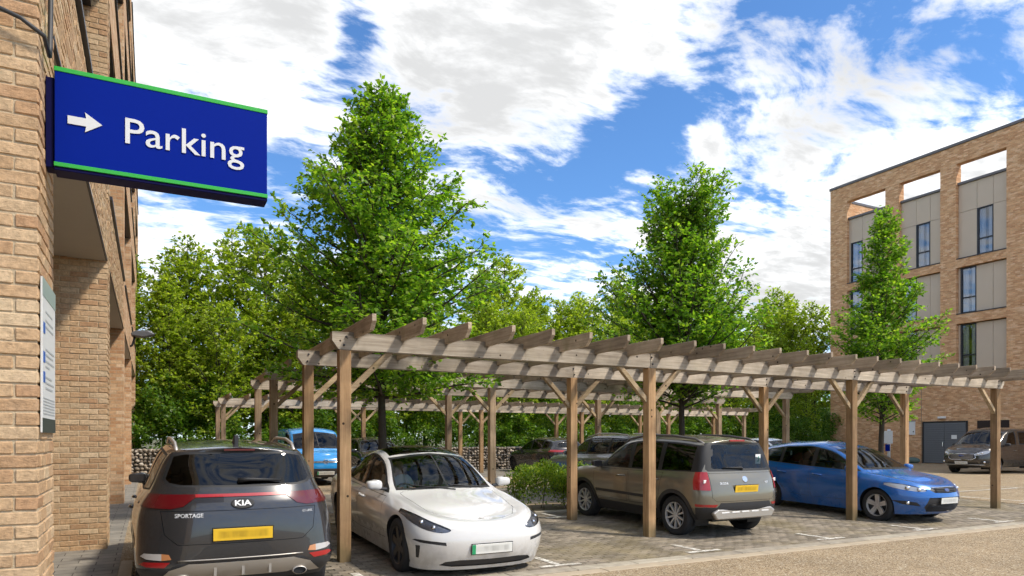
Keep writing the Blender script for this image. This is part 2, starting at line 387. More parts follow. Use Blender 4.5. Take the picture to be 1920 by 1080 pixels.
def text_mesh(txt, size, depth, mat, parent, name, loc, rot, bold=0.0, align='CENTER', sx=1.0):
    cu = bpy.data.curves.new(name, 'FONT'); cu.body = txt; cu.size = size; cu.extrude = depth; cu.offset = bold
    cu.align_x = align; cu.align_y = 'CENTER'; cu.resolution_u = 3
    tmp = bpy.data.objects.new('tmp', cu); COL.objects.link(tmp)
    dg = bpy.context.evaluated_depsgraph_get(); me = bpy.data.meshes.new_from_object(tmp.evaluated_get(dg))
    bpy.data.objects.remove(tmp); me.materials.clear()
    o = link(name, me, parent, mat); o.location = loc; o.rotation_euler = rot; o.scale = (sx, 1, 1); return o
_G = [(-60, 0.0), (8.4, 0.0), (11.4, 0.09), (15, 0.14), (25, 0.20), (45, 0.25), (3000, 0.25)]
def G(y):
    """height of the ground: the bays rise gently away from the road"""
    for (a, za), (b, zb) in zip(_G, _G[1:]):
        if y <= b: return za + (zb - za) * (max(y, a) - a) / (b - a)
    return _G[-1][1]
def sheet(name, x0, x1, y0, y1, lift, mat, kind='structure', xs=None):
    ys = sorted({y0, y1, *[g[0] for g in _G if y0 < g[0] < y1]})
    vs, fs = [], []
    for y in ys: vs += [(x0, y, G(y) + lift), (x1, y, G(y) + lift)]
    for i in range(len(ys) - 1): fs.append((2 * i, 2 * i + 1, 2 * i + 3, 2 * i + 2))
    me = bpy.data.meshes.new(name); me.from_pydata(vs, [], fs); o = link(name, me, None, mat)
    if kind: o['kind'] = kind
    return o

# ------------------------------------------------------------------ ground, road, bays
def ground_mats():
    m, nt, b = new_mat('earth')
    geo = nt.n('ShaderNodeNewGeometry').outputs['Position']
    c = nt.ramp(nt.noise(geo, 1.3, 5), [(0.3, (0.06, 0.075, 0.02)), (0.7, (0.12, 0.10, 0.05))])
    setin(b, nt, Base_Color=c, Roughness=0.95); M['earth'] = m
    m, nt, b = new_mat('resin_road')
    geo = nt.n('ShaderNodeNewGeometry').outputs['Position']
    v = nt.n('ShaderNodeTexVoronoi', {'Vector': geo, 'Scale': 70.0}, feature='F1')
    rc = nt.n('ShaderNodeSeparateXYZ', {0: v.outputs['Color']}).outputs[0]
    c = nt.ramp(rc, [(0.0, (0.12, 0.075, 0.04)), (0.22, (0.25, 0.165, 0.09)), (0.6, (0.36, 0.255, 0.15)), (0.88, (0.44, 0.33, 0.21)), (1.0, (0.62, 0.54, 0.42))])
    c = nt.mix(1.0, c, nt.ramp(nt.noise(geo, 1.1, 5, 0.6), [(0.3, 0.84), (0.7, 1.10)]), 'MULTIPLY')
    c = nt.mix(1.0, c, nt.ramp(nt.noise(geo, 9, 4, 0.6), [(0.3, 0.88), (0.7, 1.08)]), 'MULTIPLY')
    sp = nt.n('ShaderNodeSeparateXYZ', {0: geo})
    ty = nt.math('ADD', sp.outputs[1], nt.math('MULTIPLY', nt.noise(nt.vmath('MULTIPLY', geo, (0.12, 0.3, 0)), 1.0, 2), 1.6))
    trk = nt.math('MULTIPLY', nt.rng(nt.math('ABSOLUTE', nt.math('SUBTRACT', nt.math('PINGPONG', ty, 0.85), 0.4)), 0.20, 0.05), nt.rng(nt.noise(geo, 0.6, 4, 0.6), 0.4, 0.65))
    c = nt.mix(1.0, c, (0.93, 0.98, 1.0), 'MULTIPLY'); c = nt.mix(nt.math('MULTIPLY', trk, 0.16), c, (0.09, 0.07, 0.05))
    stn = nt.rng(nt.noise(nt.vmath('ADD', geo, (7, 3, 0)), 0.85, 4, 0.55), 0.62, 0.72)
    c = nt.mix(nt.math('MULTIPLY', stn, 0.22), c, (0.10, 0.08, 0.055))
    bn = nt.n('ShaderNodeBump', {'Strength': 0.5, 'Distance': 0.006, 'Height': nt.math('SUBTRACT', 1.0, v.outputs['Distance'])})
    setin(b, nt, Base_Color=c, Roughness=0.85, Normal=bn.outputs[0], Specular_IOR_Level=0.3); M['road'] = m
    m, nt, b = new_mat('paving_far')
    geo = nt.n('ShaderNodeNewGeometry').outputs['Position']
    bt = nt.n('ShaderNodeTexBrick', {'Vector': geo, 'Color1': (0, 0, 0, 1), 'Color2': (1, 1, 1, 1), 'Mortar': (0.3, 0.3, 0.3, 1), 'Scale': 1.0, 'Mortar Size': 0.006, 'Brick Width': 0.2, 'Row Height': 0.1})
    c = nt.ramp(bt.outputs['Color'], [(0, (0.15, 0.13, 0.10)), (1, (0.24, 0.21, 0.17))])
    c = nt.mix(1.0, c, nt.ramp(nt.noise(geo, 0.9, 5), [(0.3, 0.75), (0.7, 1.15)]), 'MULTIPLY')
    setin(b, nt, Base_Color=c, Roughness=0.9); M['paving_far'] = m
    m, nt, b = new_mat('paving_block')
    geo = nt.n('ShaderNodeNewGeometry').outputs['Position']; r = rnd_fac(nt)
    c = nt.ramp(r, [(0.0, (0.165, 0.14, 0.105)), (0.4, (0.225, 0.19, 0.145)), (0.75, (0.265, 0.225, 0.17)), (1.0, (0.33, 0.275, 0.21))])
    ms = nt.rng(nt.noise(geo, 0.55, 5, 0.65), 0.46, 0.66)
    c = nt.mix(nt.math('MULTIPLY', ms, 0.6), c, (0.215, 0.17, 0.085))
    c = nt.mix(1.0, c, nt.ramp(nt.noise(geo, 1.6, 5, 0.65), [(0.3, 0.72), (0.7, 1.16)]), 'MULTIPLY')
    fine = nt.noise(geo, 60, 4, 0.6)
    c = nt.mix(1.0, c, nt.ramp(fine, [(0.3, 0.75), (0.7, 1.15)]), 'MULTIPLY')
    oil = nt.rng(nt.noise(geo, 1.0, 3, 0.5), 0.66, 0.74)
    c = nt.mix(nt.math('MULTIPLY', oil, 0.45), c, (0.06, 0.055, 0.05))
    bn = nt.n('ShaderNodeBump', {'Strength': 0.5, 'Distance': 0.004, 'Height': fine})
    setin(b, nt, Base_Color=c, Roughness=0.88, Normal=bn.outputs[0], Specular_IOR_Level=0.25); M['block'] = m
    M['sand'] = plain('joint_sand', (0.085, 0.075, 0.05), 0.95, var=0.4, vscale=4)
    M['soil'] = plain('planting_soil', (0.12, 0.095, 0.06), 0.95, var=0.35, vscale=7, bump=0.8, bscale=25)
    m, nt, b = new_mat('road_marking')
    geo = nt.n('ShaderNodeNewGeometry').outputs['Position']
    w = nt.rng(nt.noise(geo, 16, 5, 0.7), 0.42, 0.58)
    setin(b, nt, Base_Color=nt.mix(w, (0.33, 0.29, 0.23), (0.72, 0.69, 0.62)), Roughness=0.8); M['marking'] = m
ground_mats()
rg0 = random.Random(2)
slab_mat, nt_, b_ = new_mat('grey_paving'); gp = nt_.n('ShaderNodeNewGeometry').outputs['Position']
bt_ = nt_.n('ShaderNodeTexBrick', {'Vector': gp, 'Color1': (0.20, 0.185, 0.16, 1), 'Color2': (0.28, 0.255, 0.215, 1), 'Mortar': (0.07, 0.06, 0.05, 1), 'Scale': 1.0, 'Mortar Size': 0.006, 'Brick Width': 0.4, 'Row Height': 0.2})
setin(b_, nt_, Base_Color=nt_.mix(1.0, bt_.outputs['Color'], nt_.ramp(nt_.noise(gp, 4, 5, .6), [(.3, .75), (.7, 1.12)]), 'MULTIPLY'), Roughness=0.9)
gs = sheet('ground', -1500, 1500, -60, 2900, -0.05, M['earth'])
sheet('road', -14, 70, -30, 29.0, 0.0, M['road'])
sheet('parking_bay', 1.9, 18.6, 7.42, 12.35, 0.004, M['sand'])
sheet('parking_bay', -0.18, 1.9, 2.4, 12.35, 0.0045, M['sand'])
sheet('parking_bay', 1.2, 19.5, 14.0, 18.4, 0.006, M['paving_far'])
sheet('parking_bay', 1.2, 30.0, 23.6, 28.9, 0.006, M['paving_far'])
sheet('planting_bed', 1.4, 18.6, 12.36, 13.6, 0.02, M['soil'])
sheet('pavement', -3.2, -0.34, 2.4, 45, 0.012, slab_mat)
MB().box(-0.335, -0.185, 2.4, 45, -0.1, 0.055).build('kerb', M['concrete'], bevel=0.01)['kind'] = 'structure'
kb = MB().box(1.92, 60, 6.975, 7.415, -0.1, -0.004).build('kerb', M['sand' if 'sand' in M else 'mortar']); kb['kind'] = 'structure'
chan = plain('channel_stone', (0.40, 0.325, 0.23), 0.9, var=0.2, vscale=5)
ks = [MB().box(-0.4535, 0.4535, -0.108, 0.108, -0.09, 0.016).mesh('kerb_stone', bevel=0.008), MB().box(-0.4535, 0.4535, -0.098, 0.098, -0.09, 0.009).mesh('channel_stone', bevel=0.006)]
m_k, nt_, b_ = new_mat('kerb_stone'); oi_ = nt_.n('ShaderNodeObjectInfo').outputs['Random']; gp = nt_.n('ShaderNodeNewGeometry').outputs['Position']
setin(b_, nt_, Base_Color=nt_.mix(1.0, nt_.ramp(oi_, [(0, (0.30, 0.26, 0.20)), (1, (0.42, 0.37, 0.285))]), nt_.ramp(nt_.noise(gp, 7, 5, 0.65), [(0.3, 0.72), (0.7, 1.12)]), 'MULTIPLY'), Roughness=0.9)
ks[0].materials.append(m_k); ks[1].materials.append(chan)
for i in range(46):
    for q, (yy, nm) in enumerate(((7.307, 'kerb_stone'), (7.078, 'channel_stone'))):
        o = link(nm, ks[q], kb); o.location = (2.38 + i * 0.915 + (0.3 if q else 0), yy + rg0.uniform(-.003, .003), rg0.uniform(-.003, .002))
MB().box(1.4, 18.6, 12.25, 12.35, 0.0, 0.15).build('kerb', M['concrete'], bevel=0.01)['kind'] = 'structure'

# paving blocks: 300 nearest are pieces of their own, the rest is one joined piece
def rounded_block(lx, ly, h, bev, seed):
    rr = random.Random(seed)
    j = lambda a: a + rr.uniform(-0.0025, 0.0025)
    x, y = lx / 2, ly / 2; b = bev
    vs = [(j(-x), j(-y), -0.03), (j(x), j(-y), -0.03), (j(x), j(y), -0.03), (j(-x), j(y), -0.03)]
    vs += [(a, c, h - b * 0.8) for a, c, _ in vs[:4]] + [(a * (1 - b / x), c * (1 - b / y), h + rr.uniform(-.0012, .0012)) for a, c, _ in vs[:4]]
    fs = [(0, 1, 5, 4), (1, 2, 6, 5), (2, 3, 7, 6), (3, 0, 4, 7), (4, 5, 9, 8), (5, 6, 10, 9), (6, 7, 11, 10), (7, 4, 8, 11), (8, 9, 10, 11)]
    return np.array(vs), np.array(fs)
BV = [rounded_block(0.193, 0.093, 0.0145, 0.008, k) for k in range(6)]
def cam_px(p):
    th = R(27.5); d = p[0] * math.sin(th) + p[1] * math.cos(th); r = p[0] * math.cos(th) - p[1] * math.sin(th)
    return 960 + 1303 * r / d, 823 - 1303 * (p[2] - EYE) / d, d
slots = []
rg = random.Random(3)
def fill_blocks(x0, x1, y0, y1):
    k = 0; y = y0 + 0.05
    while y + 0.05 <= y1:
        x = x0 + 0.1 + (0.1 if k % 2 else 0.0)
        while x + 0.1 <= x1 + 1e-6:
            slots.append((x, y, G(y) + rg.uniform(-0.002, 0.002))); x += 0.2
        y += 0.1; k += 1
fill_blocks(1.9, 18.6, 7.42, 12.25); fill_blocks(-0.2, 1.9, 3.0, 12.25)
def block_rank(p):
    u, v, d = cam_px(p)
    hid = (-0.2 < p[0] < 1.75 and 6.8 < p[1] < 11.5) or (2.6 < p[0] < 4.5 and 7.3 < p[1] < 12) or (7.8 < p[0] < 9.7 and 8.3 < p[1] < 12.4) or (12.6 < p[0] < 14.5 and 7.8 < p[1] < 12.2)
    return d + (1000 if (hid or not (0 < u < 1920) or v > 1085 or (u < 255 and p[0] < 0.1 and p[1] > 12)) else 0)
slots.sort(key=block_rank)
bay0 = [o for o in bpy.data.objects if o.name.startswith('parking_bay')]
block_me = []
for i, (v, f) in enumerate(BV):
    me = bpy.data.meshes.new('paving_block'); me.from_pydata([tuple(a) for a in v], [], [tuple(a) for a in f]); me.materials.append(M['block']); block_me.append(me)
for i, p in enumerate(slots[:300]):
    o = link('paving_block', block_me[i % 6], bay0[0] if p[0] > 1.9 else bay0[1]); o.location = p; o.rotation_euler.z = rg.choice((0, math.pi)) + rg.uniform(-.012, .012)
rest = slots[300:]
vs, fs, k = [], [], 0
for i, p in enumerate(rest):
    v, f = BV[i % 6]; a = rg.uniform(-.012, .012); ca, sa = math.cos(a), math.sin(a)
    vs.append(np.column_stack((v[:, 0] * ca - v[:, 1] * sa + p[0], v[:, 0] * sa + v[:, 1] * ca + p[1], v[:, 2] + p[2]))); fs.append(f + k); k += len(v)
o = np_mesh('paving_blocks', np.vstack(vs), np.vstack(fs), M['block'], bay0[0]); o['kind'] = 'stuff'
# white bay marks painted on the blocks
def mark(x0, x1, y0, y1, parent=None):
    vs, fs = [], []
    n = max(2, int((y1 - y0) / 0.2) + 1)
    for i in range(n + 1):
        y = y0 + (y1 - y0) * i / n; vs += [(x0, y, G(y) + 0.0195), (x1, y, G(y) + 0.0195)]
    for i in range(n): fs.append((2 * i, 2 * i + 1, 2 * i + 3, 2 * i + 2))
    me = bpy.data.meshes.new('bay_marking'); me.from_pydata(vs, [], fs); return link('bay_marking', me, bay0[0], M['marking'])
for x in (2.16, 4.62, 7.02, 9.72, 12.2, 14.7, 17.1):
    mark(x - 0.05, x + 0.05, 7.62, 8.22); mark(x - 0.3, x + 0.3, 7.5, 7.6)
for x in (4.62, 7.02, 9.72, 12.2, 14.7): mark(x - 0.05, x + 0.05, 11.55, 12.15); mark(x - 0.3, x + 0.3, 11.44, 11.54)
for y in (9.4, 10.4, 12.2, 13.0, 14.0, 16.2): mark(-0.16, 0.04, y, y + 0.2)
def line(x0, x1, y0, y1):
    me = bpy.data.meshes.new('road_marking'); z = G((y0 + y1) / 2) + 0.008; me.from_pydata([(x0, y0, z), (x1, y0, z), (x1, y1, z), (x0, y1, z)], [], [(0, 1, 2, 3)])
    link('road_marking', me, bpy.data.objects['road'], M['marking'])
for y in (9.3, 11.8, 14.3): line(18.9, 23.8, y, y + 0.1)
line(23.8, 23.9, 8.0, 16.8); line(18.8, 18.9, 8.0, 16.8); line(20.5, 26, 7.5, 7.6)

# ------------------------------------------------------------------ left brick building
FX = -0.53; PY = [4.46 + 6.7 * k for k in range(6)]; PW = 0.66
lb = empty('brick_building', (-2.5, 15, 0), label='tan brick building with tall square pillars along the left edge of the picture', cat='building')
def under(o, parent):
    """parent a mesh that was built in world coordinates"""
    o.parent = parent
    o.matrix_parent_inverse = Matrix.Translation(-Vector(parent.location)) if parent.type == 'EMPTY' else Matrix.Identity(4)
    return o
pillars = []
for k, y in enumerate(PY):
    m_ = M['mortar'] if k < 2 else M['brick_x']
    pl = MB().box(-2.6, FX - 0.0075 if k < 2 else FX, y + (0.0075 if k < 2 else 0), y + PW - (0.0075 if k < 2 else 0), 0.0, 15.5).build('pillar', m_); under(pl, lb); pillars.append(pl)
def brick_mesh(lx, ly, seed):
    rr = random.Random(seed); mb = MB().box(-lx / 2, lx / 2, -ly / 2, ly / 2, -0.0325, 0.0325)
    me = mb.mesh('brick', bevel=0.005)
    for v in me.vertices: v.co += Vector((rr.uniform(-.003, .003), rr.uniform(-.003, .003), rr.uniform(-.0028, .0028)))
    me.materials.append(M['brick']); return me
SX = [brick_mesh(0.215, 0.1025, s) for s in range(5)]; SY = [brick_mesh(0.1025, 0.215, s + 9) for s in range(5)]; HD = [brick_mesh(0.1025, 0.1025, s + 20) for s in range(3)]
bricks = []    # (mesh, loc, pillar index)
br = random.Random(11)
def jit(): return br.uniform(-0.002, 0.002)
def lay_pillar(k, z0, z1, xdepth):
    y0 = PY[k]; c = 0; z = z0
    while z < z1:
        odd = c % 2
        x = FX - (0.215 if not odd else 0.1025)
        bricks.append(((br.choice(SX), (FX - 0.1075 + jit(), y0 + 0.05125 + jit(), z), k) if not odd else (br.choice(SY), (FX - 0.05125 + jit(), y0 + 0.1075 + jit(), z), k)))
        x -= 0.01
        while x > FX - xdepth:
            bricks.append((br.choice(SX), (x - 0.1075, y0 + 0.05125 + jit(), z), k)); x -= 0.225
        y = y0 + (0.1025 if not odd else 0.215) + 0.01
        while y < y0 + PW - 0.05:
            left = y0 + PW - y
            if left >= 0.2: bricks.append((br.choice(SY), (FX - 0.05125 + jit(), y + 0.1075, z), k)); y += 0.225
            else: bricks.append((br.choice(HD), (FX - 0.05125 + jit(), y + 0.05125, z), k)); y += 0.1125
        z += 0.075; c += 1
lay_pillar(0, 0.6, 4.35, 0.35); n0 = len(bricks); lay_pillar(1, 0.12, 8.0, 0.9)
def brick_rank(b):
    u, v, d = cam_px(b[1]); return d + (1000 if not (-40 < u < 260 and -20 < v < 1095) else 0)
bricks.sort(key=brick_rank)
for me, loc, k in bricks[:300]:
    o = link('brick', me, pillars[k]); o.location = loc; o.rotation_euler = (jit() * 2, jit() * 2, jit())
def join_bricks(items, name, parent):
    vs, fs, k = [], [], 0
    cache = {}
    V, L, S = [], [], []
    for me, loc, _ in items:
        if me.name not in cache:
            co = np.empty(len(me.vertices) * 3); me.vertices.foreach_get('co', co)
            cache[me.name] = (co.reshape(-1, 3), [tuple(p.vertices) for p in me.polygons])
        co, pf = cache[me.name]
        V.append(co + np.array(loc)); fs += [tuple(i + k for i in p) for p in pf]; k += len(co)
    me = bpy.data.meshes.new(name); me.from_pydata(np.vstack(V).tolist(), [], fs)
    o = link(name, me, parent, M['brick']); o['kind'] = 'stuff'; return o
join_bricks([b for b in bricks[300:] if b[2] == 0], 'bricks', pillars[0]) if any(b[2] == 0 for b in bricks[300:]) else None
join_bricks([b for b in bricks[300:] if b[2] == 1], 'bricks', pillars[1])
# spandrels between the pillars, soffits, windows above
for k in range(5):
    ya, yb = PY[k] + PW, PY[k + 1]
    for z0, z1, nm in ((4.12, 5.15, 0), (7.85, 8.95, 1), (11.4, 12.4, 2), (14.6, 15.5, 3)):
        sp = MB().box(-1.0, FX - (0.0075 if k < 2 and nm == 0 else 0), ya + 0.002, yb - 0.002, z0, z1).build('spandrel', M['mortar'] if k < 2 and nm == 0 else M['brick_y']); under(sp, lb)
        if k < 2 and nm == 0:
            its = []; z = z0 + 0.0325 + 0.004; c = 0
            while z < z1 - 0.02:
                y = ya + 0.11 + (0.1125 if c % 2 else 0)
                while y < yb - 0.1: its.append((br.choice(SY), (FX - 0.05125 + jit(), y, z), 0)); y += 0.225
                z += 0.075; c += 1
            join_bricks(its, 'bricks', sp)
        fl = MB().box(-1.02, FX + 0.035, ya + 0.01, yb - 0.01, z1 + 0.002, z1 + 0.05).build('flashing', M['dark_metal']); under(fl, sp)
        sf = MB().box(-1.0, FX - 0.02, ya + 0.003, yb - 0.003, z0 - 0.03, z0 - 0.002).build('soffit_edge', M['dark_metal'] if nm else M['soffit']); under(sf, sp)
    sf = MB().box(-2.6, -1.0, ya, yb, 4.1, 4.3).build('soffit', M['soffit']); under(sf, lb)
    ed = MB().box(FX - 0.03, FX + 0.004, ya + 0.003, yb - 0.003, 4.095, 4.117).build('soffit_trim', M['dark_metal']); under(ed, lb)
    bk = MB().box(-2.75, -2.6, ya, yb, 0, 4.1).build('back_wall', M['brick_y']); under(bk, lb)
    for z0, z1 in ((5.2, 7.82), (9.0, 11.37), (12.45, 14.57)):
        wn = MB().box(-0.99, -0.95, ya, yb, z0, z1).build('window', glass('win_%d_%d' % (k, int(z0)), (0.2, 0.22, 0.24), 0.1)); under(wn, lb)
        fr = MB()
        for yy in np.linspace(ya + 0.03, yb - 0.03, 5): fr.box(-0.94, -0.84, yy - 0.03, yy + 0.03, z0, z1)
        fr.box(-0.945, -0.86, ya, yb, z0, z0 + 0.06); fr.box(-0.945, -0.72, ya, yb, z1 - 0.25, z1)
        under(fr.build('window_frame', M['dark_metal']), wn)
MB_roof = under(MB().box(-12, FX - 0.01, PY[0] + 0.01, PY[5] + PW - 0.01, 15.502, 15.7).build('roof', M['flashing']), lb)
under(MB().box(-12, -2.76, PY[0], PY[5] + PW, 0, 15.5).build('core_wall', M['brick_x']), lb)
# conduit and cable on the near pillar
cb = MB().tube([(-1.3, 4.425, 3.86), (-0.80, 4.425, 3.87), (-0.72, 4.415, 3.86), (-0.60, 4.405, 3.82), (-0.50, 4.42, 3.76), (-0.495, 4.60, 3.74)], 0.012, 8).build('cable', M['plastic'], smooth=True)
tag(cb, 'black flexible conduit wrapping round the corner of the nearest brick pillar', 'cable')
bx = MB().lathe([(0.0, -0.05), (0.05, -0.05), (0.055, -0.03), (0.055, 0.0)], 16, 'y', (-0.76, 4.44, 3.87)).build('junction', M['grey_paint'], smooth=True); bx.parent = cb
c2 = MB().tube([(-0.505, 4.70, 5.2), (-0.50, 4.70, 4.3), (-0.50, 4.69, 4.02), (-0.495, 4.62, 3.80), (-0.495, 4.60, 3.74)], 0.013, 8).build('cable', M['plastic'], smooth=True)
tag(c2, 'dark cable running straight up the side of the nearest pillar above the blue sign', 'cable')

# ------------------------------------------------------------------ projecting blue sign
M['sign_blue'] = plain('sign_blue', (0.0003, 0.013, 0.22), 0.5, Specular_IOR_Level=0.06)
M['sign_navy'] = plain('sign_navy', (0.003, 0.003, 0.045), 0.5, Specular_IOR_Level=0.1)
M['sign_green'] = plain('sign_green', (0.02, 0.36, 0.035), 0.45)
sg = empty('parking_sign', (-0.48, 4.7, 3.17), label='projecting blue sign with green edges, white arrow and the word Parking', cat='sign')
x0, x1, z0, z1, ys = -0.483, 0.668, 3.172, 3.735, 4.70
under(MB().box(x0, x1, ys, ys + 0.14, z0, z1).build('panel', M['sign_blue'], bevel=0.003), sg)
under(MB().box(x0 - 0.003, x1 + 0.003, ys - 0.004, ys + 0.144, z1 - 0.022, z1 + 0.004).build('edge_strip', M['sign_green'], bevel=0.002), sg)
under(MB().box(x0 - 0.003, x1 + 0.003, ys - 0.004, ys + 0.02, z0 + 0.0, z0 + 0.024).build('edge_strip', M['sign_green'], bevel=0.002), sg)
under(MB().box(x0 - 0.002, x1 + 0.002, ys + 0.003, ys + 0.141, z0 - 0.020, z0 - 0.001).build('under_tray', M['sign_navy'], bevel=0.003), sg)
under(MB().box(FX + 0.002, x0 - 0.004, ys + 0.02, ys + 0.13, z0 - 0.005, z1 - 0.055).build('wall_bracket', M['sign_navy'], bevel=0.003), sg)
ar = MB().prism([(-0.419, 3.424), (-0.328, 3.424), (-0.334, 3.390), (-0.248, 3.447), (-0.334, 3.504), (-0.328, 3.470), (-0.419, 3.470)], 1, ys - 0.006, ys - 0.001)
M['sign_white'] = plain('sign_white', (0.62, 0.62, 0.62), 0.5); under(ar.build('arrow', M['sign_white']), sg)
tx = text_mesh('Parking', 0.2, 0.002, M['sign_white'], None, 'lettering', (0, 0, 0), (R(90), 0, 0), bold=0.0008, align='LEFT')
tv = np.array([v.co[:] for v in tx.data.vertices]); lo_, hi_ = tv.min(0), tv.max(0)
for v in tx.data.vertices: v.co.x = (v.co.x - lo_[0]) * 0.66 / (hi_[0] - lo_[0]); v.co.y = (v.co.y - lo_[1]) * 0.199 / (hi_[1] - lo_[1])
tx.location = (-0.131, ys - 0.004, 3.319); under(tx, sg)

# parking notice on the pillar's side face
nb = empty('notice_board', (FX + 0.01, 5.0, 1.66), label='white parking notice with dark footer fixed flat to the nearest brick pillar', cat='notice')
under(MB().box(FX + 0.004, FX + 0.014, 4.50, 5.06, 1.655, 2.50).build('board', plain('notice_white', (0.62, 0.63, 0.62), 0.5, var=0.05), bevel=0.001), nb)
under(MB().box(FX + 0.0145, FX + 0.016, 4.50, 5.06, 1.655, 1.735).build('footer', plain('notice_dark', (0.045, 0.055, 0.05), 0.4)), nb)
under(MB().box(FX + 0.0145, FX + 0.016, 4.50, 5.06, 2.40, 2.50).build('header', plain('notice_green', (0.30, 0.37, 0.35), 0.4)), nb)
pr = MB(); rg2 = random.Random(5)
for zz_ in (2.33, 2.28, 2.245, 2.12, 2.09, 2.055, 2.025, 1.965, 1.935, 1.905, 1.845, 1.828, 1.811, 1.794, 1.777, 1.760):
    e = 5.02 if zz_ < 1.85 else rg2.uniform(4.78, 5.0); pr.box(FX + 0.0145, FX + 0.0155, 4.62 if zz_ > 1.9 else 4.53, e, zz_ - (0.004 if zz_ < 1.85 else 0.008), zz_ + 0.003)
under(pr.build('print_lines', plain('notice_print', (0.38, 0.40, 0.41), 0.5)), nb)
pb = MB()
for zz_ in (2.20, 2.04, 1.93): pb.box(FX + 0.0145, FX + 0.0158, 4.53, 4.60, zz_, zz_ + 0.06)
under(pb.build('print_icons', plain('notice_blue', (0.03, 0.11, 0.42), 0.5)), nb)
# wall light
fl = empty('wall_light', (FX, 23.0, 4.4), label='grey angled street light bracketed to the far end of the left building', cat='lamp')
hd = MB().prism([(-0.50, 4.68), (-0.36, 4.76), (-0.06, 4.78), (0.12, 4.70), (0.12, 4.66), (-0.18, 4.57), (-0.48, 4.60)], 1, 22.8, 23.15)
under(hd.build('head', plain('lamp_grey', (0.10, 0.10, 0.105), 0.5, 0.3), bevel=0.03, seg=2), fl)
under(MB().tube([(FX, 22.97, 4.30), (FX + 0.06, 22.97, 4.33), (FX + 0.10, 22.97, 4.45), (FX + 0.14, 22.97, 4.62)], 0.03, 8).build('bracket', M['dark_metal'], smooth=True), fl)

# ------------------------------------------------------------------ right brick building (facade plane x = 40)
RX = 40.0
M['brick_r'] = brick_wall('brick_right', 1, (1.24, 1.17, 1.12)); M['brick_rx'] = brick_wall('brick_right_end', 0, (1.24, 1.17, 1.12))
rb = empty('brick_building', (RX + 5, 18, 0.25), label='four storey tan brick building with open roof frame behind the car park on the right', cat='building')
M['panel'] = plain('cladding_panel', (0.56, 0.455, 0.345), 0.55, var=0.05, vscale=1.5)
M['curtain'] = plain('curtain', (0.80, 0.81, 0.82), 0.8)
M['room'] = plain('dark_room', (0.05, 0.055, 0.06), 0.9)
M['win'] = glass('window_glass', (0.88, 0.9, 0.93), 0.08)
piers = [(31.12, 29.89), (27.24, 26.35), (23.90, 23.01), (20.44, 18.9), (16.3, 15.4), (12.8, 11.9), (9.3, 8.0)]
ZT = 18.02
for a, b in piers: under(MB().box(RX, RX + 0.45, b, a, 5.3, 17.0).build('pier', M['brick_r']), rb)
under(MB().box(RX + 0.001, RX + 0.45, 8.0, 31.12, 17.002, ZT).build('top_beam', M['brick_r']), rb)
under(MB().box(RX - 0.06, RX + 0.52, 7.95, 31.17, ZT + 0.002, ZT + 0.16).build('coping', M['flashing'], bevel=0.01), rb)
under(MB().box(RX, RX + 0.45, 7.99, 31.12, 0.0, 5.298).build('lower_wall', M['brick_r']), rb)
under(MB().box(RX + 0.46, RX + 14, 30.7, 31.12, 0.0, 17.35).build('end_wall', M['brick_rx']), rb)
under(MB().box(RX + 0.46, RX + 14, 30.66, 31.16, 17.352, 17.5).build('end_coping', M['flashing']), rb)
under(MB().box(RX + 0.75, RX + 14, 8.0, 30.69, 0.0, 15.6).build('core', M['room']), rb)
under(MB().box(RX + 0.46, RX + 14, 8.01, 30.68, 15.602, 15.72).build('roof', M['flashing']), rb)
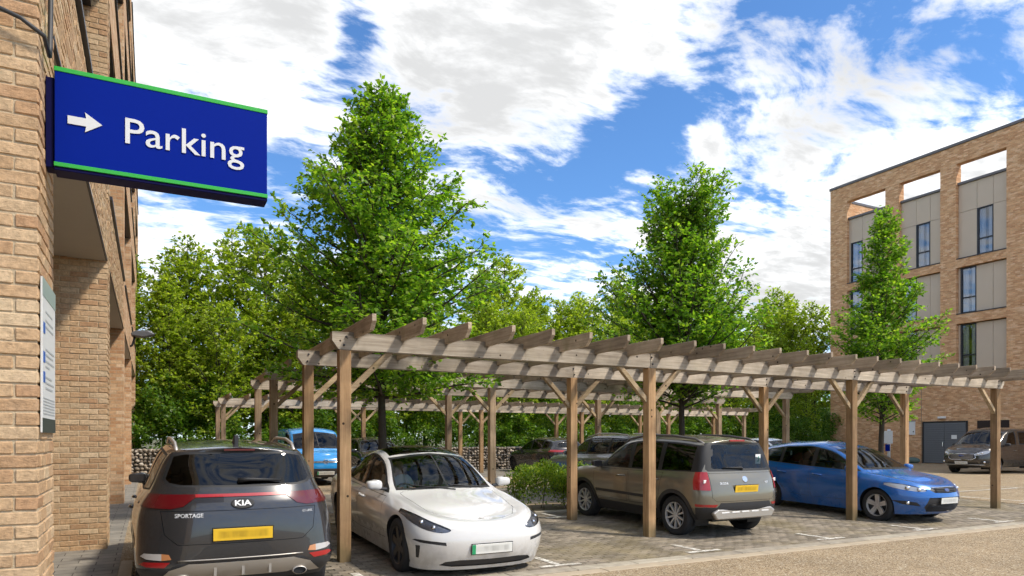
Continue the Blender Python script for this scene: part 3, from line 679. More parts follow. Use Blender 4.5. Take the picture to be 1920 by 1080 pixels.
for (a, b), (c, d) in zip(piers, piers[1:]):
    hi, lo = b, c          # bay between y = lo .. hi
    for z0, z1 in ((11.18, 11.64), (8.04, 8.56)):
        under(MB().box(RX + 0.002, RX + 0.44, lo + 0.002, hi - 0.002, z0, z1).build('spandrel', M['brick_r']), rb)
        under(MB().box(RX - 0.03, RX + 0.35, lo + 0.01, hi - 0.01, z1 + 0.002, z1 + 0.05).build('sill', M['dark_metal']), rb)
    under(MB().box(RX + 0.10, RX + 0.5, lo + 0.003, hi - 0.003, 15.82, 15.95).build('parapet_cap', M['flashing']), rb)
    w = 0.83
    def win(y1, z0, z1):
        y0 = y1 - w; x = RX + 0.22
        wn = under(MB().box(x + 0.03, x + 0.04, y0, y1, z0, z1).build('window', M['win']), rb)
        f = MB().box(x - 0.03, x + 0.06, y0 - 0.001, y0 + 0.045, z0, z1).box(x - 0.03, x + 0.06, y1 - 0.085, y1 + 0.001, z0, z1)
        f.box(x - 0.028, x + 0.058, y0, y1, z0, z0 + 0.06).box(x - 0.028, x + 0.058, y0, y1, z1 - 0.06, z1).box(x - 0.027, x + 0.057, y0, y1, z0 + (z1 - z0) * 0.34 - 0.03, z0 + (z1 - z0) * 0.34 + 0.03)
        under(f.build('frame', M['dark_metal']), wn)
        cu = []
        for i in range(25):
            yy = y0 + (y1 - y0) * i / 24; cu += [(x + 0.16 + 0.025 * math.sin(i * 1.9), yy, z0), (x + 0.16 + 0.025 * math.sin(i * 1.9), yy, z1)]
        me = bpy.data.meshes.new('curtain'); me.from_pydata(cu, [], [(2 * i, 2 * i + 2, 2 * i + 3, 2 * i + 1) for i in range(24) if i < 9 or i > 13])
        under(link('curtain', me, None, M['curtain']), wn); return y0
    def panel(y0, y1, z0, z1):
        if y1 - y0 > 0.08: under(MB().box(RX + 0.20, RX + 0.26, y0 + 0.008, y1 - 0.008, z0 + 0.008, z1 - 0.008).build('cladding_panel', M['panel'], bevel=0.004), rb)
    top_y = {26.35: 25.43, 23.01: 22.02, 29.89: 29.75}.get(hi, hi - 0.9)
    wy0 = win(top_y, 11.70, 14.27)
    panel(top_y, hi, 11.70, 14.27); panel(lo, wy0, 11.70, 14.27)
    third = (hi - lo) / 3
    cuts = sorted({lo, wy0, top_y if top_y < hi - 0.1 else hi, hi})
    for p, q in zip(cuts, cuts[1:]): panel(p, q, 14.27, 15.82)
    for z0, z1 in ((8.62, 11.14), (5.40, 8.0)):
        wy0 = win(hi - 0.12, z0, z1); panel(hi - 0.12, hi, z0, z1); mid = (wy0 + lo) / 2 - 0.05
        panel(mid, wy0, z0, z1); panel(lo, mid, z0, z1)
    under(MB().box(RX + 0.27, RX + 0.7, lo + 0.004, hi - 0.004, 5.3, 5.36).build('recess_floor', M['flashing']), rb)
# expansion joints, downpipe line, shutter doors, vents, boxes
under(MB().box(RX - 0.004, RX + 0.01, 24.98, 25.0, 0.2, 5.3).build('movement_joint', M['flashing']), rb)
sh = under(MB().box(RX - 0.012, RX - 0.004, 22.45, 24.85, 0.22, 2.56).build('shutter_door', plain('shutter', (0.13, 0.135, 0.145), 0.5, 0.1)), rb)
for i in range(18):
    for ya, yb in ((22.5, 23.63), (23.67, 24.8)):
        under(MB().prism([(RX - 0.045, 0.27 + i * 0.127), (RX - 0.014, 0.33 + i * 0.127 + 0.05), (RX - 0.014, 0.27 + i * 0.127)], 1, ya, yb).build('slat', sh.data.materials[0]), sh)
under(MB().box(RX - 0.05, RX - 0.003, 22.38, 22.449, 0.2, 2.63).box(RX - 0.05, RX - 0.003, 24.851, 24.92, 0.2, 2.63).box(RX - 0.049, RX - 0.003, 22.449, 24.851, 2.561, 2.63).build('door_frame', M['dark_metal']), sh)
under(MB().box(RX - 0.055, RX - 0.047, 22.95, 23.25, 1.62, 1.84).build('door_notice', M['white']), sh)
under(MB().tube([(RX - 0.05, 23.72, 1.2), (RX - 0.09, 23.72, 1.2), (RX - 0.09, 23.72, 1.45), (RX - 0.05, 23.72, 1.45)], 0.015, 6).build('handle', M['chrome']), sh)
under(MB().box(RX - 0.006, RX + 0.002, 20.3, 21.9, 1.9, 2.62).build('vent_opening', plain('brown_void', (0.03, 0.018, 0.014), 0.8)), rb)
bl = MB().box(RX - 0.14, RX - 0.002, 23.55, 23.98, 2.78, 2.90).build('bulkhead_light', M['white'], bevel=0.02, seg=2); tag(bl, 'small white bulkhead light above the grey shutter doors', 'lamp')
nb2 = empty('notice_board', (RX, 25.7, 1.85), label='white framed notice board on the brick wall left of the shutter doors', cat='notice')
under(MB().box(RX - 0.06, RX - 0.003, 25.35, 26.0, 1.86, 2.66).build('case', M['white'], bevel=0.008), nb2)
under(MB().box(RX - 0.09, RX - 0.003, 25.33, 26.02, 2.67, 2.70).build('rain_hood', M['grey_paint']), nb2)
under(MB().lathe([(0, -0.075), (0.035, -0.07), (0.04, -0.06)], 10, 'x', (RX, 25.43, 2.05)).build('lock', M['black']), nb2)
sp_ = empty('sign_post', (RX - 1.2, 26.2, 0.2), label='small white sign on a blue and white post behind the right tree', cat='sign')
under(MB().tube([(RX - 1.2, 26.2, 0.2), (RX - 1.2, 26.2, 2.2)], 0.09, 10).build('post', M['white'], smooth=True), sp_)
under(MB().box(RX - 1.31, RX - 1.28, 25.9, 26.5, 1.35, 2.1).build('panel', M['white'], bevel=0.01), sp_)
under(MB().box(RX - 1.315, RX - 1.311, 26.05, 26.35, 0.9, 1.3).build('blue_panel', M['sign_blue']), sp_)
gb = MB().ball((RX - 0.5, 25.2, 0.36), (0.30, 0.42, 0.2), 16, 10).build('rock_cover', plain('grey_green', (0.10, 0.15, 0.13), 0.7, var=0.3), smooth=True)
tag(gb, 'low rounded grey green cover on the ground below the wall notice board', 'cover')
# ------------------------------------------------------------------ timber pergolas over the bays
def pergola(xs, yf, yb, zb, x_first, pitch, nraf, label, xs_b=None, seed=0, old=False):
    rr = random.Random(seed)
    xs_b = xs_b or xs
    zt = zb + 0.23
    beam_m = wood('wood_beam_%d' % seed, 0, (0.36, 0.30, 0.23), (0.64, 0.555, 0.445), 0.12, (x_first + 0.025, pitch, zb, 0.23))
    root = empty('pergola', (xs[0], yf, G(yf)), label=label, cat='pergola', group='timber pergolas over the parking bays')
    for row, (yy, px) in enumerate(((yf, xs), (yb, xs_b))):
        for i, x in enumerate(px):
            hw = 0.075; g = G(yy + 0.07)
            p = MB().box(x - hw, x + hw, yy, yy + 0.15, g - 0.02, zb - 0.003)
            under(p.build('post', M['post_old'] if (old or (seed > 1 and rr.random() < 0.3)) else M['post'], bevel=0.006), root)
            if seed == 1:
                for dz in (.06, .17):
                    under(MB().lathe([(0, -.012), (.011, -.012), (.014, -.006), (.014, .01)], 8, 'y', (x + rr.uniform(-.02, .02), yy + .004, zb + dz)).build('bolt', M['dark_metal']), root)
            for s in (-1, 1):
                if (i == 0 and s < 0) or (i == len(px) - 1 and s > 0): continue
                w = 0.085; L = 0.47
                poly = [(x + s * hw, zb - L), (x + s * hw, zb - L - w * 1.25), (x + s * (hw + L + w * 1.25), zb - 0.004), (x + s * (hw + L), zb - 0.004)]
                under(MB().prism(poly, 1, yy + 0.035, yy + 0.115).build('brace', M['brace'], bevel=0.004), root)
        cuts = [px[0] - 0.17] + [x + rr.uniform(-0.03, 0.03) for x in px[1:-1]] + [px[-1] + 0.25]
        for i, (a, b) in enumerate(zip(cuts, cuts[1:])):
            a2, b2 = a + 0.0015, b - 0.0015
            poly = [(a2, zb), (b2, zb), (b2, zt), (a2, zt)]
            if i == 0: poly = [(a2 + 0.085, zb), (b2, zb), (b2, zt), (a2, zt), (a2, zb + 0.115)]
            if i == len(cuts) - 2: poly = [poly[0], (b2 - 0.085, zb), (b2, zb + 0.115), (b2, zt)] + poly[-2 if i else -2:]
            if i == 0 and len(cuts) == 2: poly = [(a2 + .085, zb), (b2 - .085, zb), (b2, zb + .115), (b2, zt), (a2, zt), (a2, zb + .115)]
            y0 = yy + 0.012 + rr.uniform(-0.004, 0.004)
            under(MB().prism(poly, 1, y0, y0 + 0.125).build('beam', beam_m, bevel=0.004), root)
    for i in range(nraf):
        x = x_first + i * pitch + rr.uniform(-0.012, 0.012); z0 = zt - 0.065 + rr.uniform(-.006, .006); h = 0.185
        ya, yb2 = yf - 0.81 + rr.uniform(-.02, .02), yb + 0.15 + 0.75 + rr.uniform(-.02, .02)
        poly = [(ya + 0.11, z0), (yb2 - 0.11, z0), (yb2, z0 + 0.10), (yb2, z0 + h), (ya, z0 + h), (ya, z0 + 0.10)]
        me = MB().prism([(p, q) for p, q in poly], 0, -0.0275, 0.0275).mesh('rafter', bevel=0.004)
        me.transform(Matrix.Translation((x + 0.0275, 0, 0)) @ Matrix.Translation((0, yf, z0)) @ Matrix.Rotation(rr.uniform(-.03, .03), 4, 'Y') @ Matrix.Rotation(rr.uniform(-.006, .006), 4, 'Z') @ Matrix.Translation((0, -yf, -z0)))
        under(link('rafter', me, None, M['rafter']), root)
    return root
X1 = [2.23 + 4.98 * k for k in range(4)]
pergola(X1, 8.93, 11.05, 2.77, 2.36, 0.622, 25, 'nearest timber pergola, its long beams crossing above the white car and green estate', [2.19, 7.07, 12.1, 17.1], 1)
pergola([2.24 + 4.96 * k for k in range(4)], 14.8, 17.9, 2.83, 2.38, 0.622, 25, 'middle timber pergola standing behind the row of three young trees', [2.34 + 5.02 * k for k in range(4)], 2, True)
pergola([2.27 + 4.98 * k for k in range(6)], 26.2, 28.4, 2.83, 2.38, 0.622, 41, 'farthest and longest timber pergola in front of the stone filled wall', None, 3)

# ------------------------------------------------------------------ stone filled gabion wall
gw = empty('gabion_wall', (18, 29.6, 0.2), label='low wall of pale stones packed in wire cages below the woodland', cat='wall')
phi = (1 + 5 ** 0.5) / 2
ICO = np.array([(-1, phi, 0), (1, phi, 0), (-1, -phi, 0), (1, -phi, 0), (0, -1, phi), (0, 1, phi), (0, -1, -phi), (0, 1, -phi), (phi, 0, -1), (phi, 0, 1), (-phi, 0, -1), (-phi, 0, 1)]) / math.sqrt(1 + phi * phi)
ICF = np.array([(0, 11, 5), (0, 5, 1), (0, 1, 7), (0, 7, 10), (0, 10, 11), (1, 5, 9), (5, 11, 4), (11, 10, 2), (10, 7, 6), (7, 1, 8), (3, 9, 4), (3, 4, 2), (3, 2, 6), (3, 6, 8), (3, 8, 9), (4, 9, 5), (2, 4, 11), (6, 2, 10), (8, 6, 7), (9, 8, 1)])
m, nt, b = new_mat('gabion_stone')
setin(b, nt, Base_Color=nt.mix(1.0, nt.ramp(rnd_fac(nt), [(0, (0.20, 0.16, 0.12)), (0.4, (0.36, 0.29, 0.22)), (0.8, (0.46, 0.39, 0.31)), (1, (0.58, 0.52, 0.44))]), nt.ramp(nt.noise(nt.n('ShaderNodeNewGeometry').outputs['Position'], 14, 3), [(0.3, 0.75), (0.7, 1.1)]), 'MULTIPLY'), Roughness=0.9)
M['gabion'] = m
V, Fc, k = [], [], 0
def stone(c, s):
    global k
    ax = RNG.normal(size=3); ax /= np.linalg.norm(ax); Rm = np.array(Matrix.Rotation(RNG.uniform(0, 6.28), 3, Vector(ax)))
    v = (ICO * (1 + RNG.uniform(-0.16, 0.16, (12, 1)))) * np.array([s * RNG.uniform(.8, 1.35), s * RNG.uniform(.7, 1.1), s * RNG.uniform(.6, 1.0)])
    V.append(v @ Rm.T * np.array([1, 1, 0.85]) + np.array(c)); Fc.append(ICF + k); k += 12
x = -3.0
while x < 40:
    for r_ in range(8): stone((x + RNG.uniform(-.04, .04), 29.32 + RNG.uniform(-.03, .03), 0.25 + r_ * 0.132 + RNG.uniform(-.03, .03)), RNG.uniform(.065, .095))
    for r_ in range(3): stone((x + RNG.uniform(-.04, .04), 29.45 + r_ * 0.16, 1.17 + RNG.uniform(-.02, .03)), RNG.uniform(.07, .09))
    x += 0.15
o = np_mesh('stones', np.vstack(V), np.vstack(Fc), M['gabion']); o['kind'] = 'stuff'; under(o, gw)
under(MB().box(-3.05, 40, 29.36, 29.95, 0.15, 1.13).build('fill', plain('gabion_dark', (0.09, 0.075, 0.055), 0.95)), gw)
wm = MB()
for i in range(44):
    wm.box(-3 + i * 1.0 - .006, -3 + i * 1.0 + .006, 29.225, 29.237, 0.18, 1.26)
for z in (0.22, 0.55, 0.88, 1.25): wm.box(-3, 40, 29.222, 29.232, z - .004, z + .004)
under(wm.build('wire_cage', plain('galvanised', (0.35, 0.35, 0.34), 0.4, 0.8)), gw)

# ------------------------------------------------------------------ trees and planting
def leaves_np(pos, dirs, size, rng, fold=0.25, droop=0.4, width=0.62):
    """diamond leaves: pos (n,3) base points, dirs (n,3) leaf axis"""
    n = len(pos); d = dirs + rng.normal(0, 0.45, (n, 3)); d[:, 2] -= droop * rng.uniform(0.2, 1, n)
    d /= np.linalg.norm(d, axis=1, keepdims=True) + 1e-9
    up = np.tile((0, 0, 1.0), (n, 1)) + rng.normal(0, 0.55, (n, 3))
    side = np.cross(d, up); side /= np.linalg.norm(side, axis=1, keepdims=True) + 1e-9
    nrm = np.cross(side, d)
    s = (size * rng.uniform(0.65, 1.25, n))[:, None]
    mid = pos + d * s * 0.45
    v = np.stack([pos, mid + side * s * width * 0.5 + nrm * s * fold * 0.3, pos + d * s, mid - side * s * width * 0.5 + nrm * s * fold * 0.3], axis=1).reshape(-1, 3)
    q = np.arange(n * 4).reshape(-1, 4)
    return v, q
def grow_tree(seed, h, base, env, n_prim, leaf, tr=0.08, up=(0.25, 1.1), twig_step=0.16, per_twig=9, twig_len=0.34, lean=0.0, fork=False):
    """returns (wood MB, leaf pos, leaf dirs); env(t) = crown radius at relative height t"""
    rng = np.random.default_rng(seed); rr = random.Random(seed); mb = MB()
    pts = []; x = y = 0.0
    for i in range(11):
        t = i / 10; pts.append(Vector((x, y, t * h))); x += rr.uniform(-.03, .03) * h / 10 + lean * h / 100; y += rr.uniform(-.03, .03) * h / 10
    mb.tube(pts, [tr * (1.25 if i == 0 else 1) * (1 - 0.93 * i / 10) + 0.006 for i in range(11)], 10)
    def trunk(z):
        f = min(max(z / h * 10, 0), 9.999); i = int(f); return pts[i].lerp(pts[i + 1], f - i)
    P, D = [], []
    for k in range(n_prim):
        t = (k + rr.random()) / n_prim; z = base + (h * 0.985 - base) * t
        L = env(t) * (rr.uniform(0.55, 0.9) if rr.random() < .45 else rr.uniform(0.88, 1.1))
        if L < 0.1: continue
        az = k * 2.399 + rr.uniform(-.5, .5); el = up[0] + (up[1] - up[0]) * t + rr.uniform(-.15, .15)
        p = trunk(z); d = Vector((math.cos(az) * math.cos(el), math.sin(az) * math.cos(el), math.sin(el)))
        n = max(3, int(L / 0.22)); path = [p.copy()]; dd = d.copy()
        for i in range(n):
            dd = (dd + Vector((rr.uniform(-.12, .12), rr.uniform(-.12, .12), rr.uniform(-.07, .12)))).normalized(); path.append(path[-1] + dd * (L / n))
        r0 = min(tr * 0.42, 0.008 + L * 0.011) * (1 - 0.5 * t)
        mb.tube(path, [r0 * (1 - 0.85 * i / n) + 0.002 for i in range(n + 1)], 5, cap=False)
        s = 0.06 * L; side = 1; dn = rr.uniform(.5, 1.4)
        while s < L:
            f = s / L * n; i = min(int(f), n - 1); q = path[i].lerp(path[i + 1], f - i); ax = (path[i + 1] - path[i]).normalized()
            hz = ax.cross(Vector((0, 0, 1))); hz = hz.normalized() if hz.length > .05 else Vector((1, 0, 0))
            tl = twig_len * (1.15 - 0.65 * s / L) * rr.uniform(0.6, 1.3) * min(1.0, 0.45 + L / 1.6)
            td = (ax * rr.uniform(.4, .9) + hz * side * rr.uniform(.5, 1.0) + Vector((0, 0, rr.uniform(-.45, .5)))).normalized()
            mb.tube([q, q + td * tl], [0.0045, 0.002], 3, cap=False)
            m = max(3, int(per_twig * dn * tl / twig_len)); u = rng.uniform(0.15, 1.05, m)
            P.append(np.array(q) + np.outer(u * tl, np.array(td)) + rng.normal(0, 0.025, (m, 3)))
            sd = np.where(np.arange(m) % 2 == 0, 1.0, -1.0)[:, None]
            D.append(np.array(td) * 0.6 + sd * np.array(td.cross(Vector((0, 0, 1)))) * 0.8)
            side = -side; s += twig_step * rr.uniform(.7, 1.3)
        P.append(np.array(path[-1]) + rng.normal(0, .03, (4, 3))); D.append(np.tile(np.array(dd), (4, 1)))
    m = 14; P.append(np.array(pts[-1]) + rng.normal(0, .07, (m, 3))); D.append(np.tile((0, 0, 1.0), (m, 1)))
    return mb, np.vstack(P), np.vstack(D), rng
M['bark'] = plain('bark', (0.055, 0.045, 0.035), 0.9, var=0.35, vscale=12, bump=0.8, bscale=40)
M['leaf_a'] = leaf_mat('leaf_near', [(0, (0.06, 0.15, 0.016)), (0.4, (0.14, 0.275, 0.028)), (0.75, (0.235, 0.38, 0.04)), (1.0, (0.38, 0.49, 0.07))], 0.54)
M['leaf_b'] = leaf_mat('leaf_woodland', [(0, (0.14, 0.21, 0.02)), (0.4, (0.25, 0.335, 0.034)), (0.8, (0.37, 0.45, 0.055)), (1.0, (0.50, 0.54, 0.09))], 0.52)
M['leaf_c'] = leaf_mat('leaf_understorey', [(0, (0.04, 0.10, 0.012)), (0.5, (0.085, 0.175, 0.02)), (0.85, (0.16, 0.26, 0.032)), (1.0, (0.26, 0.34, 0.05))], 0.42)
M['leaf_d'] = leaf_mat('leaf_hedge', [(0, (0.08, 0.15, 0.016)), (0.5, (0.17, 0.27, 0.028)), (0.9, (0.30, 0.37, 0.045)), (1.0, (0.42, 0.40, 0.08))], 0.45)
def lerp_env(keys):
    return lambda t: float(np.interp(t, [k[0] for k in keys], [k[1] for k in keys]))
def plant(name, loc, gt, leafm, leaf, label, cat, group=None, rz=0.0, sc=1.0, share=None):
    root = empty(name, loc, rz, label, cat, group); root.scale = (sc, sc, sc)
    if share is None:
        mb, P, D, rng = gt; v, q = leaves_np(P, D, leaf, rng)
        me_t = mb.mesh('trunk', smooth=True, fix=False); me_t.materials.append(M['bark'])
        share = (me_t, np_mesh('crown', v, q, leafm, 'mesh'))
    link('trunk', share[0], root); link('crown', share[1], root); return share
E1 = lerp_env([(0, 2.0), (0.08, 2.6), (0.2, 2.75), (0.34, 2.55), (0.5, 2.05), (0.66, 1.4), (0.8, 0.95), (0.92, 0.6), (1, 0.3)])
plant('young_tree', (3.92, 12.85, 0.12), grow_tree(4, 7.95, 2.25, E1, 150, 0.1, 0.085, (0.08, 1.0), 0.095, 21, 0.62), M['leaf_a'], 0.108,
      'tall young lime tree with the widest crown, rising behind the white car', 'tree', 'young trees planted between the pergolas')
E2 = lerp_env([(0, 1.6), (0.1, 2.4), (0.25, 2.75), (0.38, 2.3), (0.46, 1.65), (0.6, 1.6), (0.78, 1.75), (0.9, 1.6), (1, 1.0)])
plant('young_tree', (11.3, 12.85, 0.12), grow_tree(9, 6.9, 2.2, E2, 150, 0.1, 0.085, (0.40, 0.95), 0.095, 19, 0.60), M['leaf_a'], 0.108,
      'young tree in the middle with a bulging lower crown and narrow upright top', 'tree', 'young trees planted between the pergolas')
E3 = lerp_env([(0, 1.0), (0.1, 1.5), (0.22, 2.0), (0.4, 1.7), (0.52, 1.15), (0.75, 0.8), (0.92, 0.5), (1, 0.2)])
plant('young_tree', (18.6, 12.85, 0.12), grow_tree(15, 8.0, 1.9, E3, 130, 0.1, 0.08, (0.35, 1.1), 0.095, 19, 0.50), M['leaf_a'], 0.106,
      'slender cone shaped young tree standing in front of the right hand brick building', 'tree', 'young trees planted between the pergolas')
# woodland belt behind the gabion wall: four kinds of tree, each standing tree an object of its own
WB = []
for sd, h, kw in ((21, 9.5, dict(keys=[(0, 1.0), (.2, 1.9), (.5, 1.9), (.8, 1.25), (1, .4)], n=64)), (22, 8.5, dict(keys=[(0, 1.2), (.3, 2.3), (.6, 2.0), (.85, 1.2), (1, .4)], n=60)),
                  (23, 10.0, dict(keys=[(0, .7), (.3, 1.4), (.6, 1.5), (.85, .9), (1, .3)], n=66)), (24, 7.5, dict(keys=[(0, 1.4), (.25, 2.5), (.6, 2.3), (.9, 1.3), (1, .5)], n=60))):
    mb, P, D, rng = grow_tree(sd, h, 1.6, lerp_env(kw['keys']), kw['n'], .16, .09, (.3, 1.0), .15, 17, .6)
    v, q = leaves_np(P, D, 0.16, rng); me_t = mb.mesh('trunk', smooth=True, fix=False); me_t.materials.append(M['bark'])
    WB.append((me_t, np_mesh('crown', v, q, M['leaf_b'], 'mesh'), h))
rw = random.Random(77)
spots = []
xx = -4.5
while xx < 39: spots.append((xx + rw.uniform(-.5, .5), rw.uniform(31.4, 33.2))); xx += rw.uniform(1.5, 2.2)
xx = -6.0
while xx < 46: spots.append((xx + rw.uniform(-.8, .8), rw.uniform(34.5, 38.5))); xx += rw.uniform(1.7, 2.4)
spots += [(0.5, 32.4), (2.5, 31.7), (4.3, 33.3), (1.4, 35.4), (3.5, 36.2), (-1.2, 33.0), (5.6, 31.9), (9.5, 35.0), (13.0, 34.8), (16.5, 35.2)]
ORD = 'first second third fourth fifth sixth seventh eighth ninth tenth eleventh twelfth thirteenth fourteenth fifteenth sixteenth seventeenth eighteenth nineteenth twentieth'.split()
ORD += ['twenty-' + q for q in ORD[:9]] + ['thirtieth'] + ['thirty-' + q for q in ORD[:9]] + ['fortieth']
for back in (False, True):
    row = sorted([s for s in spots if (s[1] > 34) == back], key=lambda s: cam_px((s[0], s[1], 2))[0])
    for i, (x, y) in enumerate(row):
        a = rw.randrange(4)
        hh = (9.2 if x < 3.5 else 9.8 if x < 16 else 10.2) * rw.uniform(.84, 1.08) * (1.1 if back else 0.86)
        nm = ('tall tree in the back row of the woodland, ' if back else 'light green tree just behind the stone filled wall, ') + (ORD[i] + ' from the left')
        plant('woodland_tree', (x, y, 0.2), None, None, 0, nm, 'tree', 'woodland trees behind the gabion wall', rw.uniform(0, 6.28), hh / WB[a][2], WB[a][:2])
# dense undergrowth below them: one uncountable mass
rng = np.random.default_rng(5); n = 105000
x = rng.uniform(-8, 46, n); y0 = 30.3 + rng.exponential(0.8, n) ; top = 1.9 + 0.75 * np.sin(x * 1.1) + 0.55 * np.sin(x * 2.7 + 1) + 0.5 * np.sin(x * 0.43 + 2)
u = rng.uniform(0, 1, n) ** 0.8; z = 0.3 + u * (top + 0.9)
lump = 0.45 * np.sin(x * 2.1 + 3 * np.sin(z * 1.7)) + 0.3 * np.sin(x * 4.3 + z * 3.1)
P = np.stack([x, y0 + lump + 0.25 * (z - 1), z], 1); D = np.stack([rng.normal(0, 1, n), -1.0 + rng.normal(0, .6, n), rng.normal(0, .5, n)], 1)
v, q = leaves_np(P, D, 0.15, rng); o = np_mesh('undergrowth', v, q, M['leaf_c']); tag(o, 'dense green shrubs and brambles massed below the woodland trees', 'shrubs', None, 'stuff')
# far wooded rise closing the view between the trunks
far = []
n = 60000; x = rng.uniform(-40, 90, n); y0 = rng.uniform(41, 47, n); z = rng.uniform(0.2, 1, n) ** .7 * (5.0 + 1.3 * np.sin(x * .5) + .8 * np.sin(x * 1.3))
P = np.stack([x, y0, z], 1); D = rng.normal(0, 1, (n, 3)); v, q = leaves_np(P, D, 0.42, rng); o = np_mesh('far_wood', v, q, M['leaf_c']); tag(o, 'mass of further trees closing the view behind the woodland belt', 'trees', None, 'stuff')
# clipped hedge in the planting bed and low ground cover
def hedge(x0, x1, y0, y1, z0, z1, n, label, seed):
    rng = np.random.default_rng(seed); root = empty('hedge', ((x0 + x1) / 2, (y0 + y1) / 2, G(y0)), label=label, cat='hedge')
    P = np.stack([rng.uniform(x0, x1, n), rng.uniform(y0, y1, n), z1 - np.abs(rng.normal(0, (z1 - z0) * .45, n))], 1); keep = P[:, 2] > z0; P = P[keep]
    e = np.minimum(np.minimum(P[:, 0] - x0, x1 - P[:, 0]), .25) / .25; P[:, 2] -= (1 - e) * .12 * rng.uniform(0, 1, len(P)); P[:, 2] += .09 * np.sin(P[:, 0] * 5.3) + .05 * np.sin(P[:, 0] * 11) + .04 * np.sin(P[:, 1] * 9 + P[:, 0] * 4)
    D = rng.normal(0, 1, (len(P), 3)); D[:, 2] = np.abs(D[:, 2]) * .6 + .3
    v, q = leaves_np(P, D, 0.06, rng, droop=.1); under(np_mesh('foliage', v, q, M['leaf_d']), root)
    mb = MB()
    for i in range(int((x1 - x0) / .27)):
        x = x0 + .1 + i * .27 + rng.uniform(-.12, .12); y = rng.uniform(y0 + .1, y1 - .1); mb.tube([(x, y, G(y)), (x + rng.uniform(-.1, .1), y, z0 + .1), (x + rng.uniform(-.12, .12), y + rng.uniform(-.1, .1), z1 - .1)], [.009, .007, .004], 5)
    st = under(mb.build('stems', M['bark'], fix=False), root); st['kind'] = 'stuff'
hedge(6.68, 8.6, 12.45, 13.25, 0.26, 1.02, 8200, 'low clipped green hedge between the white car and the olive estate', 31)

# ------------------------------------------------------------------ cars
def pchip(keys):
    xs = np.array([k[0] for k in keys], float); ys = np.array([k[1] for k in keys], float)
    if len(xs) == 1: return lambda u: np.full(np.shape(u), ys[0]) if np.ndim(u) else ys[0]
    h = np.diff(xs); dl = np.diff(ys) / h; m = np.zeros(len(xs))
    for i in range(1, len(xs) - 1):
        if dl[i - 1] * dl[i] > 0:
            w1 = 2 * h[i] + h[i - 1]; w2 = h[i] + 2 * h[i - 1]; m[i] = (w1 + w2) / (w1 / dl[i - 1] + w2 / dl[i])
    m[0], m[-1] = dl[0], dl[-1]
    def f(u):
        u = np.clip(np.asarray(u, float), xs[0], xs[-1]); i = np.clip(np.searchsorted(xs, u, 'right') - 1, 0, len(xs) - 2)
        t = (u - xs[i]) / h[i]; t2, t3 = t * t, t ** 3
        return (2 * t3 - 3 * t2 + 1) * ys[i] + (t3 - 2 * t2 + t) * h[i] * m[i] + (-2 * t3 + 3 * t2) * ys[i + 1] + (t3 - t2) * h[i] * m[i + 1]
    return f
def in_poly(px, py, poly):
    c = False; n = len(poly); j = n - 1
    for i in range(n):
        xi, yi = poly[i]; xj, yj = poly[j]
        if (yi > py) != (yj > py) and px < (xj - xi) * (py - yi) / (yj - yi) + xi: c = not c
        j = i
    return c
